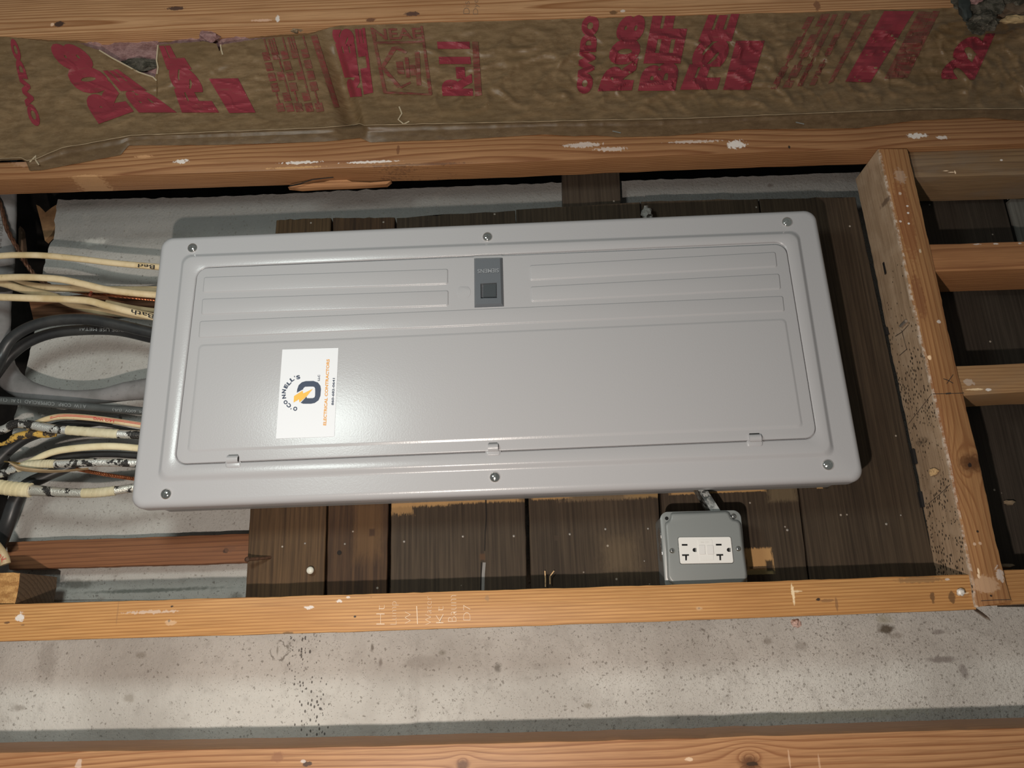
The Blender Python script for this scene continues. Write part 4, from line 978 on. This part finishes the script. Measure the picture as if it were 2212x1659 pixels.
for ch, x, y, w, h in (('O', 416, 1103, 62, 66), ("'", 350, 1103, 14, 20), ('C', 318, 1053, 62, 66), ('O', 266, 1002, 62, 62), ('N', 240, 914, 62, 62), ('N', 240, 832, 62, 62), ('E', 272, 755, 60, 60), ('L', 318, 702, 60, 60), ('L', 366, 647, 60, 60), ("'", 405, 602, 14, 20), ('S', 462, 612, 60, 62)):
    ux, uy = x - 520, y - 872; l = math.hypot(ux, uy); ux /= l; uy /= l          # letter's up points away from the ring
    rx, ry = -uy, ux                                                             # reading direction, bottom of the photo upwards
    q = [(x - rx * w / 2 - ux * h / 2, y - ry * w / 2 - uy * h / 2), (x + rx * w / 2 - ux * h / 2, y + ry * w / 2 - uy * h / 2), (x + rx * w / 2 + ux * h / 2, y + ry * w / 2 + uy * h / 2), (x - rx * w / 2 + ux * h / 2, y - ry * w / 2 + uy * h / 2)]
    ctext(ch, q, M_NAVY, .05)

# ------------------------------------------------------------------ outlet box
zo = lambda x, y: (1400 + x * .13863, 1040 + y * .13863)
YB, YPL = .030, .0235
M_BOX = plain('box_grey', (.215, .225, .220), .36, 0, .5)
outlet = empty('outlet_box', U(1522, 1250, .05), 'square grey metal outlet box with a white duplex receptacle below the panel', 'outlet box')
BQ = [zo(180, 475), zo(1440, 445), zo(1560, 1660), zo(272, 1700)]
PB = wquad(BQ, YB)
v, f = loft_data([rrect(PB, .010, YB + .0022), rrect(PB, .010, YB + .0006), rrect(inset(PB, .0007), .010, YB)]); mesh('cover_plate', v, f, M_BOX, outlet, smooth='auto')
v, f = loft_data([rrect(inset(PB, .002), .009, .0775), rrect(inset(PB, .002), .009, YB + .0022)]); mesh('box_body', v, f, plain('box_steel', (.30, .31, .31), .35, .6), outlet, smooth='auto')
def plateau(q, off):
    c = (860, 1060); out = []
    for x, y in q:
        dx, dy = c[0] - x, c[1] - y; l = math.hypot(dx, dy); out.append(zo(x + dx / l * off, y + dy / l * off))
    return out
PQ = [(375, 488), (640, 478), (930, 469), (1215, 460), (1255, 475), (1278, 510), (1300, 560), (1340, 592), (1400, 605), (1435, 632), (1450, 670), (1495, 1050), (1548, 1460), (1540, 1530), (1500, 1575), (1440, 1640), (940, 1660), (440, 1660), (390, 1610), (330, 1560), (300, 1500), (282, 1080), (258, 680), (268, 645), (300, 625), (330, 595), (345, 545), (350, 505)]
L = []
for k in range(7):
    a = math.pi / 2 * k / 6
    L.append([U(x, y, YB - .0002 - (YB - YPL) * math.sin(a)) for x, y in plateau(PQ, 55 * (1 - math.cos(a)))])
v, f = loft_data(L); mesh('raised_cover', v, f, M_BOX, outlet, smooth='auto')
dome('corner_hole', *zo(290, 575), YB - .0002, 4, .0003, M_BLK, outlet, seg=14, rings=2)
for k, (yy, r) in enumerate(((830, 60), (1090, 90))):       # knockouts on the side of the box
    c = U(*zo(150, yy), .055); pl = PB[0].lerp(PB[3], (yy - 475) / 1220); x = pl.x + .002
    rr = .011; vv = [Vector((x - .0006, .054 + rr * math.cos(t * math.pi / 10), pl.z + rr * math.sin(t * math.pi / 10))) for t in range(20)]; v2 = [p + Vector((.0006, 0, 0)) for p in vv]
    v, f = loft_data([v2, vv]); mesh('knockout', v, f, plain('knockout_steel', (.5, .5, .5), .25, .9), outlet)
M_ZINC = plain('zinc', (.62, .62, .60), .25, 1.0)
def pscrew(x, y, Y, parent):
    sw = dome('screw', *zo(x, y), Y, 6, .0025, M_ZINC, parent, seg=16, rings=5)
    px, py = zo(x, y)
    for a in (20, 110):
        ca, sa = math.cos(math.radians(a)) * 3.6, math.sin(math.radians(a)) * 3.6
        stroke('cross_slot', [(px - ca, py - sa), (px + ca, py + sa)], 1.6, Y - .0026, plain('slot_shadow', (.06, .06, .06), .5), sw)
pscrew(1332, 543, YB, outlet); pscrew(375, 1080, YPL, outlet); pscrew(1403, 1047, YPL, outlet)
M_IV = plain('receptacle_white', (.74, .72, .69), .35)
RQ = [zo(470, 868), zo(1290, 860), zo(1335, 1268), zo(505, 1284)]
PR_ = wquad(RQ, YPL - .002)
rec = empty('receptacle', U(1525, 1215, YPL) - outlet.location); rec.parent = outlet
v, f = loft_data([rrect(PR_, .0025, YPL + .0005), rrect(PR_, .0025, YPL - .0014), rrect(inset(PR_, .0006), .002, YPL - .002)]); mesh('receptacle_face', v, f, M_IV, rec, smooth='auto')
v, f = loft_data([rrect(inset(PR_, -.0007), .003, YPL + .0005), rrect(inset(PR_, -.0007), .003, YPL - .0002)]); mesh('face_gap', v, f, M_BLK, rec)
YS = YPL - .0022
for pts in ([(525, 975), (612, 975), (614, 1002), (527, 1002)], [(1055, 972), (1143, 971), (1146, 999), (1058, 1000)],
            [(528, 1136), (636, 1134), (638, 1158), (606, 1159), (604, 1230), (580, 1231), (577, 1160), (532, 1161)], [(1062, 1133), (1168, 1131), (1172, 1156), (1136, 1157), (1138, 1227), (1113, 1228), (1110, 1158), (1066, 1159)],
            [(735, 1036), (737, 1100), (715, 1098), (698, 1085), (692, 1066), (700, 1046), (716, 1037)], [(1268, 1034), (1271, 1098), (1248, 1096), (1231, 1082), (1225, 1064), (1233, 1044), (1249, 1035)], [(810, 1178), (821, 1178), (821, 1192), (810, 1192)]):
    prism('slot', [zo(*p) for p in pts], YS, YPL - .0008, M_BLK, rec)
for pts in ([(738, 1038), (752, 1037), (754, 1098), (740, 1099)], [(1271, 1036), (1285, 1035), (1287, 1096), (1273, 1097)]): prism('ground_tab', [zo(*p) for p in pts], YS, YPL - .0008, M_ZINC, rec)
def plate(name, q, h, mat, r=.0012, base=YPL - .002):
    P = wquad([zo(*p) for p in q], base); v, f = loft_data(sstep(P, inset(P, .0005), r, r * .7, base + .0003, base - h, 3)); return mesh(name, v, f, mat, rec, smooth='auto')
plate('test_frame', [(766, 905), (1000, 900), (1030, 1228), (800, 1238)], .0003, M_IV)
M_IV2 = plain('button_white', (.70, .68, .66), .45)
plate('test_button', [(780, 990), (885, 987), (894, 1142), (792, 1144)], .0012, M_IV2); plate('reset_button', [(906, 992), (1015, 990), (1026, 1140), (918, 1143)], .0012, M_IV2)
text_on('moulded_text', '20A 125V', [zo(820, 958), zo(950, 955), zo(950, 935), zo(818, 938)], YPL - .0026, plain('moulded', (.66, .64, .62), .4), rec)
# galvanised offset bar between panel and box
M_GALV = NT('galvanised'); _a = M_GALV.noise(M_GALV.pos, 160, 4); M_GALV = M_GALV.out(M_GALV.mix(M_GALV.range(_a, .35, .65), (.42, .43, .42), (.72, .74, .72)), M_GALV.range(_a, .3, .7, .22, .5), 1.0, None, .5)
nip = prism('offset_nipple', [(1501, 1040), (1521, 1040), (1526, 1054), (1556, 1101), (1560, 1112), (1538, 1112), (1533, 1101), (1504, 1054)], .040, .060, M_GALV, ch=.0012, label='short bent galvanised nipple joining the panel to the outlet box', cat='fitting')
m_st = plain('stamped', (.85, .86, .82), .4, .6)
for s, q in (('C', ((824, 140), (864, 135), (876, 190), (836, 196))), ('B', ((860, 205), (925, 200), (935, 232), (872, 240))), ('c', ((912, 268), (940, 262), (952, 286), (924, 292)))):
    text_on('stamped_mark', s, [zo(*q[3]), zo(*q[2]), zo(*q[1]), zo(*q[0])], .0396, m_st, nip)

# ------------------------------------------------------------------ cables entering the left end of the panel
def sheath(name, a, b, rough=.42, sc_=30):
    n = NT(name); k = n.noise(n.pos, sc_, 5, .6); k2 = n.noise(n.pos, 260, 3)
    c = n.mix(n.range(k, .35, .7), a, b); c = n.mix(n.range(k2, .62, .75, 0, .45), c, tuple(x * .5 for x in b))
    return n.out(c, rough, 0, n.bump(k, .15, .001), .4)
M_CR = sheath('cream_sheath', (.66, .52, .33), (.52, .38, .20))
M_CR2 = sheath('aged_sheath', (.52, .40, .24), (.40, .29, .16))
M_CR3 = sheath('pale_sheath', (.72, .63, .42), (.60, .50, .30))
M_RUB = sheath('black_rubber', (.020, .020, .021), (.036, .035, .034), .38)
M_RUBG = sheath('grey_rubber', (.055, .058, .057), (.085, .088, .085), .5)
M_SEU = sheath('grey_vinyl', (.215, .203, .202), (.155, .147, .143), .45)
M_TAPE2 = sheath('masking_tape', (.60, .54, .38), (.48, .41, .26), .55)
def tarred(name, seed, base=(.80, .77, .72)):
    n = NT(name); d, _ = n.voro(n.vmath('ADD', n.scaled((34, 34, 34), (seed, 0, 0)), n.vmath('MULTIPLY', _col(n, 90), (1.1,) * 3)), 1.0, 'F1')
    k = n.noise(n.scaled((75, 75, 75), (seed, 0, 0)), 1.0, 5, .6); w = n.noise(n.pos, 700, 3)
    m = n.range(k, .50, .54)
    c = n.mix(m, base, (.013, .011, .010)); c = n.mix(n.range(w, .55, .7, 0, .35), c, (.25, .22, .18))
    return n.out(c, n.mix(m, (.34,) * 3, (.5,) * 3), n.math('SUBTRACT', .75, n.math('MULTIPLY', m, .75)), n.bump(n.math('ADD', w, n.math('MULTIPLY', m, .6)), .5, .0012), .5)
GRP = 'cables entering the left end of the panel'
def cab(name, label, pts, r, mat, key=None, cat='cable', **kw):
    return cable(name, pts, r, mat, key=key, label=label, cat=cat, group=GRP, **kw)
M_INK = plain('marker_ink', (.012, .010, .010), .6)
c1 = cab('cable', 'topmost cream cable running to the panel, Bed written upside down on it', [(-120, 566, .05), (0, 553, .046), (51, 551, .044), (101, 552.5, .042), (177, 560, .040), (253, 569, .038), (345, 577, .036), (385, 581, .036)], 7, M_CR, 'c1')
text_on('marker_writing', 'Bed', [(334.5, 572.5), (298.5, 568.5), (297.5, 577.2), (333.5, 581.5)], on_cable('c1'), M_INK, c1, bold=.01, cuts=4)
c2 = cab('cable', 'cream cable dipping towards the panel, second from the top', [(-120, 606, .04), (0, 600, .036), (63, 599, .034), (127, 603, .033), (177, 613, .034), (228, 625, .036), (279, 632, .038), (337, 637, .040), (380, 639, .040)], 7.6, M_CR, 'c2')
cab('cable', 'smudged aged cable tucked behind the second cream cable', [(-120, 600, .066), (0, 606, .062), (38, 612, .060), (101, 621, .058), (177, 624, .060), (250, 626, .064), (304, 626, .064), (337, 626, .064), (380, 627, .064)], 8, M_CR2, 'c3')
c4 = cab('cable', 'cream cable crossing diagonally behind the Bath marked one', [(-120, 590, .052), (0, 611, .050), (51, 626, .050), (114, 640, .052), (152, 656, .054), (203, 670, .054), (266, 678, .054), (330, 684, .054), (380, 687, .054)], 8, M_CR2, 'c4')
c5 = cab('cable', 'cream cable marked Bath upside down just before the panel', [(-120, 640, .036), (0, 642, .032), (63, 644, .030), (127, 646, .029), (190, 650, .030), (228, 660, .032), (279, 673, .034), (329, 684, .036), (375, 692, .038)], 8, M_CR, 'c5')
text_on('marker_writing', 'Bath', [(333, 679), (284, 668), (282.5, 677.5), (331.5, 688.5)], on_cable('c5'), M_INK, c5, bold=.01, cuts=4)
cab('cable', 'short length of cream cable just under the copper wire at the panel', [(230, 652, .066), (280, 663, .064), (329, 670, .062), (375, 674, .062)], 5, M_CR2)
M_COP = plain('bare_copper', (.34, .115, .050), .38, .85, nz=.35, nscale=200)
M_COPD = plain('tarnished_copper', (.12, .055, .032), .5, .6, nz=.35, nscale=200)
cw = strands('ground_wire', [(120, 622, .074), (150, 628, .072), (203, 635, .068), (279, 642, .066), (330, 647, .066), (370, 650, .066)], 3.4, M_COP, turns=80, label='twisted bare copper wire between the upper cream cables', cat='wire')
v, f = tube_data([U(199, 624, .062), U(197, 632, .060), U(194, 639, .062)], .0022, seg=8); mesh('wire_tie', v, f, plain('red_tie', (.40, .09, .05), .5), cw)
strands('ground_wire', [(-30, 380, .074), (0, 440, .072), (15, 494, .070), (38, 537, .070), (58, 572, .074), (81, 600, .080), (110, 618, .084)], 4.6, M_COPD, turns=40, label='brown twisted wire dropping past the grey cable in the dark gap', cat='wire')
# black feeders looping up at the left
c6 = cab('cable', 'upper black rubber cable of the looping pair, white sleeve at the panel', [(-40, 860, .014), (-20, 818, .020), (0, 776, .028), (15, 744, .026), (38, 721, .024), (76, 702, .024), (127, 691, .026), (190, 690, .030), (253, 701, .034), (316, 716, .038), (360, 726, .040)], 12, M_RUB, 'c6', flat=.95)
cable('white_sleeve', [(311, 715, .0375), (316, 716.5, .038), (330, 720, .0385)], 9.5, M_CR3, c6)
c7 = cab('cable', 'lower black rubber cable of the looping pair with faint print', [(-70, 900, .060), (-30, 840, .056), (0, 796, .054), (25, 766, .052), (63, 738, .050), (114, 720, .050), (177, 713, .052), (253, 714, .054), (324, 729, .056), (365, 738, .058)], 11.5, M_RUB, 'c7', flat=.95)
M_PRT = plain('faint_print', (.22, .23, .23), .6)
text_on('sheath_print', 'TYPE USE METAL', [(272, 710), (168, 707), (168, 714), (272, 717)], on_cable('c7'), M_PRT, c7, cuts=3)
# fat grey service cable
def wrk(i, a): return .05 * N3(i * .55, a * .8, 3) * (1 if i < 62 else .3)
c8 = cab('service_cable', 'fat grey vinyl service cable bending round from the left edge', [(8, 250, .096), (6, 380, .096), (5, 500, .096), (0, 600, .096), (-6, 690, .093), (-2, 760, .088), (14, 808, .080), (52, 840, .068), (110, 855, .064), (166, 858, .064), (222, 855, .062), (270, 846, .060), (315, 840, .058), (365, 836, .058)], [28, 28, 28, 28, 27, 26, 25, 23, 17, 15, 17, 21, 23, 24], M_SEU, 'c8', flat=.75, wob=wrk)
text_on('sheath_print', 'E-ME  (12)E2  M A', [(4, 535), (9, 460), (1, 460), (-4, 535)], on_cable('c8'), plain('dim_print', (.12, .11, .10), .6), c8, cuts=3)
stroke('sheath_seam', [(166, 850), (205, 845), (240, 838), (280, 829), (316, 819)], 2, lambda x, y: on_cable('c8', .0006)(x, y), M_RUBG, c8)
c9 = cab('cable', 'grey rubber cable with pale copperclad print, straight below the loop', [(-120, 858, .036), (0, 865, .034), (83, 870, .033), (166, 877, .033), (249, 884, .034), (308, 888, .036), (355, 891, .038)], 8.6, M_RUBG, 'c9', flat=.95)
text_on('sheath_print', 'A I W  CORP.  COPPERCLAD  12 AL  CU', [(186, 874.5), (2, 859.5), (2, 867), (186, 882)], on_cable('c9'), M_PRT, c9, cuts=3)
text_on('sheath_print', 'NM  600V  (UL)', [(318, 885.5), (243, 881), (243, 888.5), (318, 893)], on_cable('c9'), M_PRT, c9, cuts=3)
# red striped cable
c10 = cab('cable', 'thin cream cable with red stripes and red lettering', [(60, 925, .046), (91, 909, .042), (125, 900.5, .040), (166, 900.5, .040), (222, 906, .041), (302, 918, .043), (350, 926, .044)], 6.6, M_CR, 'c10')
M_STR = plain('red_stripe', (.50, .085, .06), .5)
for off in (-3.6, -1.0):
    stroke('red_stripe', [(108, 905 + off), (125, 900.5 + off), (145, 899.6 + off), (166, 900.5 + off), (194, 903 + off), (222, 906 + off), (262, 911.5 + off), (304, 918 + off)], 1.5, on_cable('c10'), M_STR, c10)
text_on('sheath_print', '14/2 WG', [(246.5, 907), (201.5, 901), (201, 906.5), (246, 912.5)], on_cable('c10', .0005), M_STR, c10, bold=.03, cuts=3)
cab('wire', 'thin black wire under the red striped cable', [(100, 922, .052), (130, 913, .050), (180, 913, .050), (240, 920, .050), (302, 931, .050), (350, 936, .050)], 3.2, M_RUB, cat='wire')
# silver sheathed cables, tarred and taped
c11 = cab('cable', 'uppermost silver and black tarred cable with a cream tape wrap', [(-100, 952, .040), (0, 930, .036), (28, 917, .034), (55, 916, .033), (111, 926, .033), (180, 932, .034), (249, 937, .036), (301, 939.5, .038), (350, 941, .040)], [9.5, 9.5, 9.5, 9.5, 9.5, 9, 9, 9.5, 9.5], tarred('tar_foil_a', 1.0), 'c11')
def tape(parent, key, x0, x1, extra, mat=None):
    path, rad, flat = CABLES[key]
    i0 = min(range(len(path)), key=lambda i: abs(path[i].x - U(x0, 950, path[i].y).x)); i1 = min(range(len(path)), key=lambda i: abs(path[i].x - U(x1, 950, path[i].y).x))
    seg = path[i0:i1 + 1]; fine = []
    for a, b in zip(seg[:-1], seg[1:]):
        for k in range(5): fine.append(a.lerp(b, k / 5))
    fine.append(seg[-1]); r = rad[i0]
    v, f = tube_data(fine, r + extra, flat=flat * 1.02, wob=lambda i, a: .07 * (((i * .09 + a / (2 * math.pi)) % 1.0)) - .02)
    return mesh('tape_wrap', v, f, mat or M_TAPE2, parent, smooth='auto')
tape(c11, 'c11', 141, 252, .0004)
cab('cable', 'torn yellow paper jacket hanging below the uppermost silver cable', [(-10, 962, .046), (15, 956, .043), (33, 945, .040), (69, 937, .040), (100, 938, .041), (122, 939, .043)], [3, 5, 8.5, 9, 8, 4], (lambda n: n.out(n.mix(n.range(n.noise(n.pos, 120, 5, .65), .48, .56), (.50, .30, .06), (.03, .02, .012)), .8))(NT('yellow_paper')), cat='jacket')
c12 = cab('cable', 'clean cream cable rising out of the silver cables, left of the panel bottom', [(45, 1006, .050), (64, 999, .046), (111, 977.5, .040), (166, 968, .037), (236, 964, .037), (297, 968, .039), (350, 974, .040)], 7.6, M_CR3, 'c12')
cab('wire', 'dull black wire under the clean cream cable', [(85, 1002, .052), (105, 993, .050), (166, 983, .048), (236, 981, .047), (294, 984, .047), (350, 987, .047)], 7, M_RUB, cat='wire')
c13 = cab('cable', 'middle silver tarred cable with tan jacket peeled back', [(-100, 1040, .044), (0, 1024, .040), (25, 1015, .038), (60, 1006, .037), (97, 1002.5, .036), (128, 1002, .036), (208, 999, .036), (294, 1000, .038), (350, 1000, .040)], 8.8, tarred('tar_foil_b', 5.0), 'c13')
tape(c13, 'c13', 48, 128, .0004)
def flap(pts_a, pts_b, Y, mat, parent):
    A = spline([U(x, y, Y) for x, y in pts_a], 6); B = spline([U(x, y, Y + .004) for x, y in pts_b], 6); L = []
    for i, (a, b) in enumerate(zip(A, B)):
        m = (a + b) / 2 + Vector((0, -.004, 0)); bk = Vector((0, .0012, 0))
        L.append([a, (a + m) / 2 + Vector((0, -.001, 0)), m, (b + m) / 2 + Vector((0, -.001, 0)), b, b + bk, m + bk, a + bk])
    v, f = loft_data(L); return mesh('peeled_jacket', v, f, mat, parent, smooth='auto')
flap([(19, 996), (45, 1006), (90, 1013), (140, 1015), (192, 1010)], [(26, 1004), (42, 1016), (90, 1021), (140, 1019.5), (192, 1014)], .026, sheath('tan_jacket', (.40, .29, .17), (.28, .19, .10), .7), c13)
v, f = tube_data([U(10, 997, .04), U(28, 999, .034), U(42, 1001, .032)], .0012, seg=8); mesh('bare_end', v, f, plain('brass_end', (.65, .42, .16), .3, 1.0), c13)
strands('ground_wire', [(165, 1013, .056), (190, 1018, .054), (222, 1024, .052), (260, 1030, .052), (288, 1034, .052), (340, 1040, .052)], 4.2, M_COP, turns=70, label='bare copper wire below the middle silver cable', cat='wire')
c14 = cab('cable', 'lowest silver cable with cream jacket end and tape', [(-100, 1052, .046), (-20, 1050, .040), (28, 1056, .036), (83, 1060, .034), (139, 1064, .034), (194, 1065, .034), (240, 1061, .035), (288, 1054, .037), (350, 1048, .040)], [14, 14, 13, 11.5, 10, 9.5, 9.2, 9.2, 9.2], (lambda m: m)(tarred('tar_foil_c', 11.5, (.72, .68, .60))), 'c14')
tape(c14, 'c14', -60, 84, .0008, M_CR3); tape(c14, 'c14', 196, 262, .0004)
# dark feeders leaving downwards
cab('cable', 'thick black cable slanting down to the lower left corner', [(190, 985, .082), (150, 1008, .078), (100, 1028, .072), (60, 1048, .068), (35, 1080, .064), (18, 1126, .066), (0, 1172, .078), (-24, 1240, .098), (-34, 1330, .10)], [9, 11, 13, 15, 15.5, 15.5, 15.5, 15.5, 15.5], M_RUB, flat=.95)
cab('cable', 'black cable passing behind the silver cables at the left edge', [(-80, 1090, .082), (-10, 1000, .080), (30, 962, .080), (70, 940, .082), (130, 925, .086), (200, 912, .09), (260, 905, .094)], [15, 15, 13, 12, 11, 10, 10], M_RUB, flat=.95)
c15 = cab('cable', 'stub of cream cable with red writing at the left edge above the block', [(-60, 1150, .03), (-22, 1168, .024), (0, 1192, .022), (8, 1206, .022), (12, 1219, .023)], [11, 11, 11.5, 11.5, 11], M_CR2, 'c15')
text_on('red_writing', 'OK', [(-4, 1194), (14, 1206), (5, 1221), (-12, 1204)], on_cable('c15'), M_STR, c15, cuts=3)

# ------------------------------------------------------------------ small things
v, f = tube_data([U(2107, 1317, .02), U(2120, 1326, .008), U(2133, 1336, -.003)], [.0022, .0022, .0019], seg=10)
v2, f2 = tube_data([U(2133, 1336, -.003), U(2140, 1341, -.009)], [.0019, .0002], seg=10); o_ = len(v)
mesh('nail', v + v2, f + [tuple(i + o_ for i in q) for q in f2], plain('nail_steel', (.42, .40, .37), .3, .9), smooth='auto', label='steel nail point sticking out under the foot of the post', cat='nail')
nl = lump('driven_nail', 2075, 1279.5, .000, 8.5, 8, .004, plain('white_daub', (.72, .66, .60), .5, nz=.3, nscale=400), seed=51, amp=.25, label='white daubed nail head in the stud beside the post foot', cat='nail')
lump('fibre_tuft', 1719, 1346, .02, 10, 8, .006, fiber_mat('pink_tuft', (.55, .36, .30), (.66, .48, .42), (.7, .6, .5)), seed=61, amp=.5, label='small pink tuft of fibreglass under the middle stud', cat='insulation')
for k, (x, y, rx, rz, Y, lab) in enumerate(((2180, 1085, 13, 5, .088, 'pale chip lying on the plank in the right bay'), (2170, 1222, 20, 5, .070, 'pale shaving resting behind the stud stub right of the post'))):
    lump('wood_chip', x, y, Y, rx, rz, .004, plain('dull_chip_%d' % k, (.26, .19, .12), .8), seed=70 + k, amp=.5, sub=2, label=lab, cat='wood chip')
